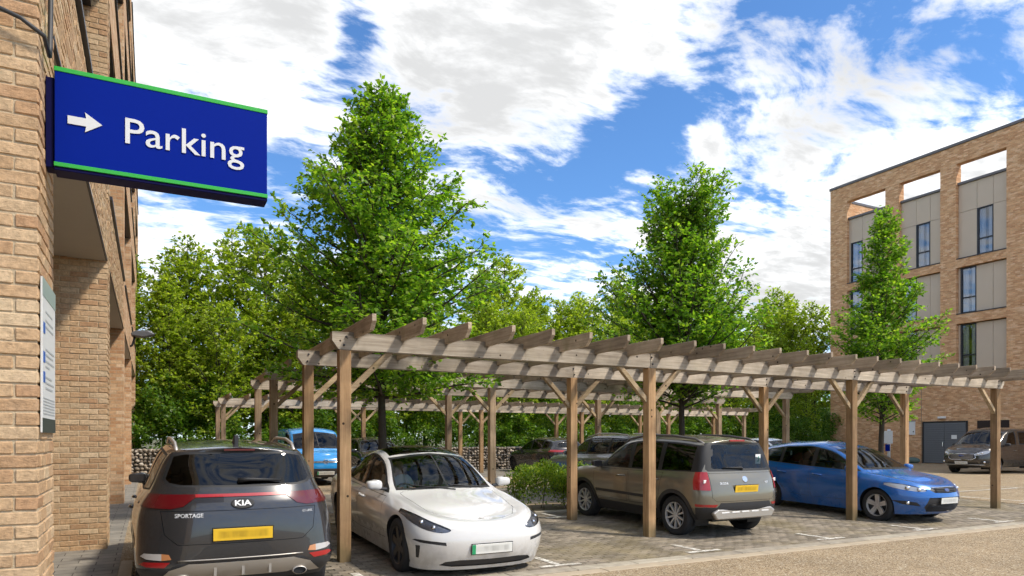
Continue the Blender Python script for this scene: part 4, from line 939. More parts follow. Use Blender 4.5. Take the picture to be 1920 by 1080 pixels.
class Car:
    """body = loft of 8 contour rows (sill ... roof centre line), each running nose -> tail; local +x is forward, u = distance from the nose"""
    def __init__(s, name, L, rows, zc, y5, umid, b5=0.12, drop5=((0, .03), (1.2, .05), (5, .06)), NF=15, NS=46, NR=14, sharp=(0, 0, 0, .35, .45, .35, 0, 0)):
        s.L = L; s.name = name; s.rows = rows; zcf = pchip(zc); s.zc = zcf; y5f = pchip(y5); dr = pchip(drop5)
        def ztop(u, bow, k):
            u = np.asarray(u, float); e = np.where(u < umid, u - bow, u + bow); w = np.clip((np.abs(u - umid) - 0.0) / 0.3, 0, 1); e = u + (e - u) * w
            return zcf(e) - dr(u) * k
        P = np.zeros((8, NF + NS + NR, 3)); zf, yf = [], []
        for j in range(8):
            r = rows[j]
            if j < 5: zj = pchip(r['z']); yj = pchip(r['y'])
            elif j == 5: zj = lambda u: ztop(u, b5, 1.0); yj = y5f
            elif j == 6: zj = lambda u: ztop(u, b5 * .35, .30); yj = lambda u: y5f(u) * .60
            else: zj = zcf; yj = lambda u: 0 * np.asarray(u, float)
            zf.append(zj); yf.append(yj)
            uf, rf, nf, ut, rr, nr = r['uf'], r.get('rf', .5), r.get('nf', 2.6), r['ut'], r.get('rr', .4), r.get('nr', 3.0)
            ph = np.linspace(0, math.pi / 2, NF + 1)[:-1]; ph2 = np.linspace(math.pi / 2, 0, NR + 1)[1:]
            y_f = yj(uf + rf); y_r = yj(ut - rr)
            uF = uf + rf * (1 - np.cos(ph) ** (2 / nf)); yF = y_f * np.sin(ph) ** (2 / nf)
            uS = np.linspace(uf + rf, ut - rr, NS); yS = yj(uS)
            uR = ut - rr * (1 - np.cos(ph2) ** (2 / nr)); yR = y_r * np.sin(ph2) ** (2 / nr)
            u = np.concatenate([uF, uS, uR]); y = np.concatenate([yF, yS, yR]); y[0] = 0; y[-1] = 0
            P[j, :, 0] = L / 2 - u; P[j, :, 1] = y; P[j, :, 2] = zj(u)
        s.zf, s.yf = zf, yf
        d = np.linalg.norm(np.diff(P, axis=0), axis=2) + 1e-5
        seg = [4, 4, 5, 5, 8, 5, 4]; out = []
        mir = P[6] * np.array([1, -1, 1]); dm = np.linalg.norm(mir - P[7], axis=1) + 1e-5
        def tang(j):
            if j == 0: t = (P[1] - P[0]) / d[0][:, None]; return t, t
            nxt = (P[j + 1] - P[j]) / d[j][:, None] if j < 7 else (mir - P[7]) / dm[:, None]
            prv = (P[j] - P[j - 1]) / d[j - 1][:, None]; da = d[j - 1]; db = d[j] if j < 7 else dm
            c = (prv * db[:, None] + nxt * da[:, None]) / (da + db)[:, None]; k = sharp[j]
            return c * (1 - k) + prv * k, c * (1 - k) + nxt * k
        T = [tang(j) for j in range(8)]
        for j in range(7):
            for a in range(seg[j]):
                t = a / seg[j]; h = d[j][:, None]
                out.append((2 * t ** 3 - 3 * t * t + 1) * P[j] + (t ** 3 - 2 * t * t + t) * h * T[j][1] + (3 * t * t - 2 * t ** 3) * P[j + 1] + (t ** 3 - t * t) * h * T[j + 1][0])
        out.append(P[7]); A = np.stack(out); A[:, 0, 1] = 0; A[:, -1, 1] = 0; A[..., 1] = np.maximum(A[..., 1], 0)
        nr_, ns_ = A.shape[:2]
        vs = A.reshape(-1, 3); fs = [(r * ns_ + i, r * ns_ + i + 1, (r + 1) * ns_ + i + 1, (r + 1) * ns_ + i) for r in range(nr_ - 1) for i in range(ns_ - 1)]
        me = bpy.data.meshes.new('tmp'); me.from_pydata(vs.tolist(), [], fs)
        s.bm = bmesh.new(); s.bm.from_mesh(me); bpy.data.meshes.remove(me)
        bmesh.ops.remove_doubles(s.bm, verts=s.bm.verts, dist=1e-5); bmesh.ops.dissolve_degenerate(s.bm, edges=s.bm.edges, dist=1e-6)
        s.bm.faces.ensure_lookup_table()
        # outward normals: widest side face must look to +y
        f = max(s.bm.faces, key=lambda f: f.calc_center_median().y)
        if f.normal.y < 0: bmesh.ops.reverse_faces(s.bm, faces=s.bm.faces)
        s.bm.normal_update(); s.bvh = BVHTree.FromBMesh(s.bm)
        s.root = None; s.full = s.bm.copy()
    # -- projections: 'side' (u, z), 'front'/'rear' (y, z), 'top' (u, y)
    def pr(s, co, mode):
        if mode == 'side': return s.L / 2 - co.x, co.z
        if mode == 'top': return s.L / 2 - co.x, co.y
        return co.y, co.z
    def cut(s, poly, mode='side', bm=None, lim=None, keep=False):
        """split the half shell along the outline and take the faces inside it out as a new bmesh"""
        bm = bm or s.bm
        ok = {'side': lambda f: f.normal.y > .15, 'front': lambda f: f.normal.x > .12, 'rear': lambda f: f.normal.x < -.12, 'top': lambda f: f.normal.z > .25}[mode]
        xs = [p[0] for p in poly]; ys = [p[1] for p in poly]; bb = (min(xs) - .02, max(xs) + .02, min(ys) - .02, max(ys) + .02)
        def cand():
            r = []
            for f in bm.faces:
                if not ok(f): continue
                if lim and not lim(f.calc_center_median()): continue
                q = [s.pr(v.co, mode) for v in f.verts]
                if max(a[0] for a in q) < bb[0] or min(a[0] for a in q) > bb[1] or max(a[1] for a in q) < bb[2] or min(a[1] for a in q) > bb[3]: continue
                r.append((f, q))
            return r
        C = cand()
        for a, b in zip(poly, poly[1:] + poly[:1]):
            if abs(a[0] - b[0]) + abs(a[1] - b[1]) < 1e-6: continue
            x0, x1 = min(a[0], b[0]) - .004, max(a[0], b[0]) + .004; y0, y1 = min(a[1], b[1]) - .004, max(a[1], b[1]) + .004
            fs = []
            for f, q in C:
                if not f.is_valid: continue
                if max(p[0] for p in q) < x0 or min(p[0] for p in q) > x1 or max(p[1] for p in q) < y0 or min(p[1] for p in q) > y1: continue
                sg = [(b[0] - a[0]) * (p[1] - a[1]) - (b[1] - a[1]) * (p[0] - a[0]) for p in q]
                if min(sg) < -1e-9 and max(sg) > 1e-9: fs.append(f)
            if not fs: continue
            if mode == 'side': co = Vector((s.L / 2 - a[0], 0, a[1])); no = Vector((b[1] - a[1], 0, b[0] - a[0]))
            elif mode == 'top': co = Vector((s.L / 2 - a[0], a[1], 0)); no = Vector((b[1] - a[1], b[0] - a[0], 0))
            else: co = Vector((0, a[0], a[1])); no = Vector((0, b[1] - a[1], -(b[0] - a[0])))
            geom = set(fs)
            for f in fs: geom.update(f.edges); geom.update(f.verts)
            res = bmesh.ops.bisect_plane(bm, geom=list(geom), dist=1e-6, plane_co=co, plane_no=no)
            new = [g for g in res['geom'] if isinstance(g, bmesh.types.BMFace) and g.is_valid]
            seen = {f for f, _ in C if f.is_valid}
            C = [(f, [s.pr(v.co, mode) for v in f.verts]) for f in seen | set(new)]
        ins = []
        for f, q in C:
            if not f.is_valid: continue
            c = s.pr(f.calc_center_median(), mode)
            if in_poly(c[0], c[1], poly): ins.append(f)
        return s.extract(bm, ins, keep)
    def extract(s, bm, faces, keep=False):
        nb = bmesh.new(); mp = {}
        for f in faces:
            vs = []
            for v in f.verts:
                if v not in mp: mp[v] = nb.verts.new(v.co)
                vs.append(mp[v])
            try: nb.faces.new(vs)
            except ValueError: pass
        nb.normal_update()
        if not keep and faces: bmesh.ops.delete(bm, geom=faces, context='FACES')
        return nb
    def push(s, bm, d):
        bm.normal_update()
        for v, n in [(v, v.normal.copy()) for v in bm.verts]: v.co += n * d
    def emit(s, bm, name, mat, parent=None, both='join', smooth=True, thick=0.0, label=None):
        """mirror the half piece; 'join' = one object over both halves, 'two' = left and right objects, 'one' = near half only"""
        if len(bm.faces) == 0: return []
        def to_me(b):
            me = bpy.data.meshes.new(name); b.to_mesh(me)
            if smooth: me.polygons.foreach_set('use_smooth', [True] * len(me.polygons))
            return me
        if thick:
            g = list(bm.faces); r = bmesh.ops.extrude_face_region(bm, geom=g)
            bm.normal_update()
        b2 = bm.copy(); bmesh.ops.scale(b2, vec=(1, -1, 1), verts=b2.verts); bmesh.ops.reverse_faces(b2, faces=b2.faces)
        objs = []
        if both == 'join':
            m2 = bpy.data.meshes.new('t'); b2.to_mesh(m2); bm.from_mesh(m2); bpy.data.meshes.remove(m2)
            bmesh.ops.remove_doubles(bm, verts=[v for v in bm.verts if abs(v.co.y) < 2e-4], dist=4e-4); bm.normal_update()
            objs.append(link(name, to_me(bm), parent or s.root, mat))
        else:
            objs.append(link(name, to_me(bm), parent or s.root, mat))
            if both == 'two': objs.append(link(name, to_me(b2), (parent if not isinstance(parent, (list, tuple)) else parent[1]) or s.root, mat))
        b2.free(); bm.free()
        return objs
    def seam(s, poly, mode, gap=.006, bm=None, lim=None):
        """cut a panel out with a dark shut line round it: returns the panel; the ring stays as 'shut_line'"""
        ring = s.cut(poly, mode, bm, lim)
        cx = sum(p[0] for p in poly) / len(poly); cy = sum(p[1] for p in poly) / len(poly)
        ins = inset(poly, gap)
        pan = s.cut(ins, mode, ring, lim)
        s.push(ring, -.004); s.rings.append(ring); return pan
    def hit(s, mode, a, b):
        """point and normal on the shell for a projected coordinate"""
        if mode == 'side': o, d = Vector((s.L / 2 - a, 3, b)), Vector((0, -1, 0))
        elif mode == 'front': o, d = Vector((s.L, a, b)), Vector((-1, 0, 0))
        elif mode == 'rear': o, d = Vector((-s.L, a, b)), Vector((1, 0, 0))
        else: o, d = Vector((s.L / 2 - a, b, 5)), Vector((0, 0, -1))
        h = s.bvh.ray_cast(o, d)
        return (h[0], h[1]) if h[0] else (o + d * 3, -d)
    def ribbon(s, pts, mode, w, name, mat, both='two', off=.002, parent=None):
        mb = MB(); L_, R_ = [], []
        dense = []
        for a, b in zip(pts, pts[1:]):
            n = max(1, int(math.hypot(b[0] - a[0], b[1] - a[1]) / .05)); dense += [(a[0] + (b[0] - a[0]) * i / n, a[1] + (b[1] - a[1]) * i / n) for i in range(n)]
        dense.append(pts[-1]); H = [s.hit(mode, *p) for p in dense]
        for i, (p, n) in enumerate(H):
            t = (H[min(i + 1, len(H) - 1)][0] - H[max(i - 1, 0)][0]).normalized(); sd = n.cross(t).normalized() * w / 2
            mb.v += [tuple(p + n * off + sd), tuple(p + n * off - sd)]
        mb.f = [(2 * i, 2 * i + 1, 2 * i + 3, 2 * i + 2) for i in range(len(H) - 1)]
        bm = bmesh.new(); me = mb.mesh('t', fix=False); bm.from_mesh(me); bpy.data.meshes.remove(me)
        return s.emit(bm, name, mat, parent, both)
    def bar(s, pts, mode, r, name, mat, off=.0, both='two', n=6, parent=None, flat=1.0):
        H = [s.hit(mode, *p) for p in pts]; P = [p + nn * off for p, nn in H]; res = []
        for sg in ((1, -1) if both == 'two' else (1,)):
            mb = MB().tube([(p.x, p.y * sg, p.z) for p in P], r, n); res.append(mb.build(name, mat, parent or s.root, smooth=True))
        return res
def inset(poly, g):
    n = len(poly); A = sum(poly[i][0] * poly[(i + 1) % n][1] - poly[(i + 1) % n][0] * poly[i][1] for i in range(n)); sg = 1 if A > 0 else -1; out = []
    for i in range(n):
        p0, p1, p2 = poly[i - 1], poly[i], poly[(i + 1) % n]
        def nr(a, b):
            dx, dy = b[0] - a[0], b[1] - a[1]; l = math.hypot(dx, dy) or 1; return (-dy / l * sg, dx / l * sg)
        n1, n2 = nr(p0, p1), nr(p1, p2); mx, my = n1[0] + n2[0], n1[1] + n2[1]; q = max(.35, (mx * mx + my * my) / 2) 
        out.append((p1[0] + mx / q * g, p1[1] + my / q * g))
    return out
def circ(cx, cy, r, n=28, a0=0, a1=360): return [(cx + r * math.cos(R(a0 + (a1 - a0) * i / n)), cy + r * math.sin(R(a0 + (a1 - a0) * i / n))) for i in range(n)]
def smooth_poly(pts, k=3):
    """round an outline a little (Chaikin)"""
    for _ in range(k):
        q = []
        for a, b in zip(pts, pts[1:] + pts[:1]): q += [(a[0] * .75 + b[0] * .25, a[1] * .75 + b[1] * .25), (a[0] * .25 + b[0] * .75, a[1] * .25 + b[1] * .75)]
        pts = q
    return pts

def make_wheel(R_, w, rim_r, style, parent, pos, sgn, rim_mat, rz=0.0):
    """wheel at pos; sgn = +1 faces +y. returns hub part with tyre and rim children"""
    hub = MB().lathe([(0.0, -.02), (rim_r * .72, -.02), (rim_r * .72, -.035), (rim_r * .97, -.045), (rim_r * .97, .10)], 28, 'y').build('wheel', M['alloy_dark'], parent, smooth=True)
    t = MB().lathe([(rim_r * .985, -w / 2 + .02), (R_ * .90, -w / 2), (R_ * .975, -w / 2 + .018), (R_, -w / 2 + .045), (R_, w / 2 - .045), (R_ * .975, w / 2 - .018), (R_ * .93, w / 2 - .004), (R_ * .86, w / 2), (rim_r * 1.03, w / 2 - .006), (rim_r * .97, w / 2 - .03)], 40, 'y').build('tyre', M['tyre'], hub, smooth=True)
    rm = MB(); rm.lathe([(rim_r * .93, w / 2 - .05), (rim_r * .95, w / 2 - .012), (rim_r * 1.0, w / 2 - .006), (rim_r * 1.01, w / 2 - .02)], 40, 'y')
    rm.lathe([(0, w / 2 - .028), (rim_r * .15, w / 2 - .030), (rim_r * .18, w / 2 - .045), (rim_r * .18, w / 2 - .09)], 20, 'y')
    n, wid, taper, split = style
    for i in range(n):
        for sp in ((-1, 1) if split else (0,)):
            a = 2 * math.pi * i / n + rz
            def pt(r, off, y): return (r * math.cos(a) - off * math.sin(a), y, r * math.sin(a) + off * math.cos(a))
            w0, w1 = wid * rim_r, wid * rim_r * taper; o0, o1 = sp * split * rim_r * .3, sp * split * rim_r
            y0, y1 = w / 2 - .034, w / 2 - .02
            v = [pt(rim_r * .12, o0 - w0 / 2, y0), pt(rim_r * .12, o0 + w0 / 2, y0), pt(rim_r * .95, o1 + w1 / 2, y1), pt(rim_r * .95, o1 - w1 / 2, y1)]
            v += [pt(rim_r * .12, o0 - w0 / 2, y0 - .05), pt(rim_r * .12, o0 + w0 / 2, y0 - .05), pt(rim_r * .95, o1 + w1 / 2, y1 - .035), pt(rim_r * .95, o1 - w1 / 2, y1 - .035)]
            rm.add(v, [(0, 1, 2, 3), (7, 6, 5, 4), (0, 4, 5, 1), (1, 5, 6, 2), (2, 6, 7, 3), (3, 7, 4, 0)])
    rm.build('rim', rim_mat, hub, smooth=False)
    hub.location = pos; hub.rotation_euler = (0, 0, 0 if sgn > 0 else math.pi)
    return hub
def seats(parent, xs, y, z, mat):
    for x in xs:
        for sg in (1, -1):
            mb = MB().box(x - .25, x + .27, sg * y - .25, sg * y + .25, z, z + .16)
            mb.prism([(x - .25, z + .1), (x - .12, z + .12), (x - .28, z + .62), (x - .40, z + .60)], 1, sg * y - .23, sg * y + .23)
            mb.box(x - .40, x - .31, sg * y - .12, sg * y + .12, z + .64, z + .80)
            mb.build('seat', mat, parent, bevel=.03, seg=2, smooth=True)
def R0(uf, ut, z, y, rf=.5, nf=2.6, rr=.4, nr=3.0): return dict(uf=uf, ut=ut, z=z, y=y, rf=rf, nf=nf, rr=rr, nr=nr)

def finish_car(c, sp):
    """common parts: wheels, arches, windows, doors, glass, interior"""
    L = c.L; root = c.root; pm = sp['paint']; c.rings = []
    ufw, urw = sp['axles']; Rw = sp['R']; Ra = sp.get('arch', Rw + .05); yw = sp['track']
    clad = sp.get('clad')
    belt = lambda u: float(c.zf[4](u)); roof = lambda u: float(c.zf[5](u))
    # --- wheel arches
    for uw in (ufw, urw):
        if clad:
            rg_ = c.cut(circ(uw, Rw, Ra + sp.get('clad_w', .06), 36), 'side')
            dead = c.cut(circ(uw, Rw, Ra, 36), 'side', rg_); dead.free(); c.push(rg_, .006); c.emit(rg_, 'arch_trim', M['plastic'], None, 'two')
        else: c.cut(circ(uw, Rw, Ra, 36), 'side').free()
        for sg in (1, -1):
            mb = MB(); n = 20; x = L / 2 - uw
            for i in range(n + 1):
                a = math.pi * (-.12 + 1.24 * i / n); q = (x + (Ra + .012) * math.cos(a), Rw + (Ra + .012) * math.sin(a))
                hy = min(c.hit('side', L / 2 - q[0], max(q[1], .3))[0].y, yw + .13) - .012
                mb.v += [(q[0], sg * hy, q[1]), (q[0], sg * .45, q[1])]
            mb.f = [(2 * i, 2 * i + 1, 2 * i + 3, 2 * i + 2) for i in range(n)] + [tuple(2 * i + 1 for i in range(n + 1))]
            mb.build('wheel_housing', M['black'], root)
    if clad:     # black lower cladding along the sills and bumpers
        zc_ = clad
        lo = c.cut([(-.2, 0), (L + .2, 0), (L + .2, zc_), (-.2, zc_)], 'side'); c.emit(lo, 'sill_cladding', M['plastic'], None, 'two')
    # --- glass
    for pm_, poly, mat, nm in sp['side_glass']:
        tr = c.cut(poly, 'side', None, lambda q: q.z > .75)
        if pm_ is not None:
            for gp, gm in mat:
                pane = c.cut(gp, 'side', tr); c.push(pane, -.004); c.emit(pane, nm, gm, None, 'two')
            c.emit(tr, 'window_trim', pm_, None, 'two')
        else: c.emit(tr, nm, mat, None, 'two')
    for mode, poly, inner, gm, nm in sp['screens']:
        fr = c.cut(poly, mode, None, lambda q: q.z > .75)
        pane = c.cut(inner, mode, fr); c.emit(pane, nm, gm, None, 'join'); c.emit(fr, nm + '_surround', M['black'], None, 'join')
    # --- custom cuts (lamps, grilles, cladding ...)
    for q in sp.get('cuts', []): q(c)
    # --- panels with shut lines
    for poly in sp.get('doors', []):
        pan = c.seam(poly, 'side', .0055, None, lambda q: q.y > .3)
        d = c.emit(pan, 'door', pm, None, 'two')
        xs = [p[0] for p in poly]; hu = sp['handle_u'](poly); hz = sp['handle_z'](hu)
        h, n = c.hit('side', hu, hz)
        for sg, dd in zip((1, -1), d):
            mb = MB(); 
            for k in range(9):
                pass
            p0 = [Vector((h.x + dx, h.y + oy, h.z + dx * -.06)) for dx, oy in ((.11, -.004), (.095, .022), (0, .03), (-.095, .022), (-.11, -.004))]
            mb.tube([(p.x, p.y * sg, p.z) for p in p0], [.013, .016, .017, .016, .013], 8); mb.build('handle', sp.get('handle_mat', pm), dd, smooth=True)
    for mode, poly, nm, lim in sp.get('panels', []):
        pan = c.seam(poly, mode, .0055, None, lim); c.emit(pan, nm, pm, None, 'join')
    # --- lining behind the shell so one looks into a dark cabin
    ln = c.bm.copy(); bmesh.ops.delete(ln, geom=[f for f in ln.faces if f.calc_center_median().z < .62], context='FACES'); c.push(ln, -.022); bmesh.ops.reverse_faces(ln, faces=ln.faces)
    c.emit(ln, 'lining', M['lining'], None, 'join')
    for r_ in c.rings: c.emit(r_, 'shut_line', M['black'], None, 'join')
    c.emit(c.bm, 'body', pm, None, 'join')
    # --- underside, wheels
    zb = sp.get('zb', .24); w = sp['track'] - .02
    fw, rw = L / 2 - ufw, L / 2 - urw
    ub = MB().box(rw + Ra, fw - Ra, -w + .02, w - .02, zb + .01, zb + .12).box(fw - Ra, L / 2 - .30, -.45, .45, zb, zb + .1).box(-L / 2 + .30, rw + Ra, -.45, .45, zb + .02, zb + .12)
    ub.box(-L / 2 + .25, L / 2 - .25, -.44, .44, zb + .13, zb + .35); ub.build('underbody', M['black'], root)
    for uw in (ufw, urw):
        for sg in (1, -1): make_wheel(Rw, sp.get('tw', .215), sp['rim_r'], sp['style'], root, (L / 2 - uw, sg * (yw - .02), Rw), sg, sp['rim_mat'], sp.get('rim_rot', .3))
    # --- cabin
    if sp.get('cabin', True):
        x0, x1 = sp['cabin_x']; zf_ = sp.get('floor', .38); bz = sp['belt'] - .06
        MB().box(x1, x0, -.66, .66, zf_ - .02, zf_).build('cabin_floor', M['interior'], root)
        dm = MB().prism([(x0 + .32, bz - .02), (x0 + .10, bz + .03), (x0 - .18, bz + .01), (x0 - .28, bz - .12), (x0 - .10, bz - .35), (x0 - .1, zf_), (x0 + .32, zf_)], 1, -.66, .66); dm.build('dashboard', M['interior'], root, bevel=.02, seg=2)
        for sg in (1, -1): MB().box(x1 - .1, x0 + .1, sg * .67 - .02, sg * .67 + .02, zf_, bz).build('door_card', M['interior'], root)
        seats(root, (x0 - .80, x0 - 1.62), .36, zf_ + .08, sp.get('seat_mat', M['interior']))
        th = [2 * math.pi * i / 20 for i in range(21)]; ca, sa = math.cos(1.1), math.sin(1.1)
        sw = MB().tube([(x0 - .38 + .18 * math.sin(t) * ca * -1, -.36 + .18 * math.cos(t), bz - .07 + .18 * math.sin(t) * sa) for t in th], .014, 6); sw.build('steering_wheel', M['black'], root, smooth=True)
    # --- door mirrors
    mu, mz, my = sp['mirror']
    for sg in (1, -1):
        x = L / 2 - mu
        mr = MB().ball((0, 0, 0), (1, 1, 1), 20, 14); cy = sg * (my + .105)
        se = lambda t: math.copysign(abs(t) ** .62, t)
        mr.v = [(x + max(se(p[0]) * .075, -.045), cy + se(p[1]) * .105 - .0, mz + se(p[2]) * (.068 if p[1] * sg < 0 else .060)) for p in mr.v]
        o = mr.build('door_mirror', sp.get('mirror_mat', pm), root, smooth=True)
        MB().tube([(x + .01, sg * (my - .06), mz - .055), (x + .01, sg * (my + .05), mz - .045)], .022, 6).build('mirror_arm', M['plastic'], o)
        MB().box(x - .049, x - .046, sg * (my + .105) - .085, sg * (my + .105) + .085, mz - .045, mz + .045).build('mirror_glass', M['mirror'], o)
    # --- number plates
    for mode, y, z, mat, green in sp['plates']:
        h, n = c.hit(mode, abs(y), z); sg = 1 if mode == 'front' else -1
        pt = empty_part = MB().box(-.004, .006, -.26, .26, -.0555, .0555).build('number_plate', mat, root, bevel=.002)
        pt.location = (h.x + sg * .012, y, z); tilt = math.atan2(n.z, abs(n.x)) * .6; pt.rotation_euler = (0, -sg * tilt, 0 if sg > 0 else math.pi)
        MB().box(-.006, -.0045, -.27, .27, -.065, .065).build('plate_holder', M['black'], pt)
        if green: MB().box(.0062, .0075, -.26, -.215, -.055, .055).build('plate_flash', M['plate_g'], pt)
def dlo(c, u0, u1, lo=.012, hi=.03, n=14, front=None, rear=None):
    """side-window outline following belt and roof rows between u0 and u1, ends given as extra points"""
    us = np.linspace(u0, u1, n); bot = [(u, float(c.zf[4](u)) + lo) for u in us]; top = [(u, float(c.zf[5](u)) - hi) for u in us[::-1]]
    return bot + (rear or []) + top + (front or [])
def band(c, poly_fn): return poly_fn

def car_root(name, X, Y, heading, label, L, pitch=0.0, cat='car', group='cars parked under and around the pergolas'):
    """X, Y = centre of the car; heading angle of local +x"""
    r = empty(name, (X, Y, G(Y)), heading, label, cat, group)
    g = (G(Y + 1.3) - G(Y - 1.3)) / 2.6; r.rotation_euler = (0, -math.atan(g) * math.sin(heading), heading); return r

def ws_poly(c, ua, ub, u0c, u1c, m=.035, n=8, hi=0.0):
    """half outline (y, z) of a windscreen from the roof-edge row (pillar) and the centre line"""
    us = np.linspace(ua, ub, n)
    return [(-.01, float(c.zc(u0c)))] + [(float(c.yf[5](u)) - m, float(c.zf[5](u)) + .004) for u in us] + [(float(c.yf[5](ub)) * .5, (float(c.zf[5](ub)) + float(c.zc(u1c))) / 2 + .012), (-.01, float(c.zc(u1c)))]
def lamp(c, poly, mode, nm='headlight', inner=M['lamp_bucket'], lens=M['lens'], depth=.03, bulbs=(), parent=None):
    pc = c.cut(poly, mode)
    if len(pc.faces) == 0: return
    ins = pc.copy(); c.push(ins, -depth); c.push(pc, .002)
    a = c.emit(ins, nm, inner, None, 'two')
    b2 = pc.copy(); bmesh.ops.scale(b2, vec=(1, -1, 1), verts=b2.verts); bmesh.ops.reverse_faces(b2, faces=b2.faces)
    for b, p in ((pc, a[0]), (b2, a[1])): c.emit(b, 'lens', lens, p, 'one')
    for y, z, r in bulbs:
        h, n = c.hit(mode if mode != 'side' else 'side', y, z)
        for sg, p in zip((1, -1), a):
            q = h - n * (depth * .6); MB().ball((q.x, q.y * sg, q.z), r, 12, 8).build('projector', M['chrome'], p, smooth=True)
def piece(poly, mode, nm, mat, push=0.0, both='join', lim=None):
    def f(c):
        b = c.cut(poly, mode, None, lim)
        if push: c.push(b, push)
        c.emit(b, nm, mat, None, both)
    return f
def badge(c, mode, y, z, txt, size, mat, nm='badge', sx=1.0, ring=None, ring_mat=None, bold=.0):
    """flat emblem or lettering laid on the shell, facing along its normal"""
    h, n = c.hit(mode, abs(y), z); n = Vector((n.x, n.y * (1 if y >= 0 else -1), n.z)).normalized(); p = Vector((h.x, y, z))
    xa = Vector((0, 0, 1)).cross(n).normalized(); ya = n.cross(xa); m4 = Matrix((xa, ya, n)).transposed().to_4x4()
    par = c.root; off = .009
    if ring:
        par = MB().lathe([(0, .009), (.90, .009), (1.0, .004), (1.0, -.006)], 28, 'z').build(nm, ring_mat or M['black'], c.root, smooth=False)
        par.data.transform(Matrix.Translation(p) @ m4 @ Matrix.Diagonal((ring[0], ring[1], 1, 1))); off = .010
    if txt:
        o = text_mesh(txt, size, .002, mat, None, 'lettering' if ring else nm, (0, 0, 0), (0, 0, 0), bold, 'CENTER', 1.0)
        o.data.transform(Matrix.Translation(p + n * off) @ m4 @ Matrix.Diagonal((sx, 1, 1, 1))); o.parent = par
        if not ring:      # bend the letters onto the shell
            for v in o.data.vertices:
                q, _ = c.hit(mode, abs(v.co.y), v.co.z); v.co.x = q.x + (.004 if mode == 'front' else -.004)
def slats(c, mode, y0, y1, z0, z1, n, mat, nm='grille_bar', r=.006):
    for i in range(n):
        z = z0 + (z1 - z0) * (i + .5) / n
        pts = [c.hit(mode, y, z)[0] for y in np.linspace(0, y1, 6)]
        full = [(p.x + (.004 if mode == 'front' else -.004), -p.y, p.z) for p in pts[::-1]] + [(p.x + (.004 if mode == 'front' else -.004), p.y, p.z) for p in pts[1:]]
        MB().tube(full, r, 5).build(nm, mat, c.root, smooth=True)
HU = lambda poly: max(p[0] for p in poly) - .19
rows7 = lambda uf, ut, rf=.4, rr=.2, nf=2.6, nr=3.2: [dict(uf=uf, ut=ut, rf=rf, rr=rr, nf=nf, nr=nr), dict(uf=uf + .03, ut=ut + .02, rf=rf, rr=rr, nf=nf, nr=nr), dict(uf=uf + .05, ut=ut + .03, rf=rf, rr=rr, nf=nf, nr=nr)]

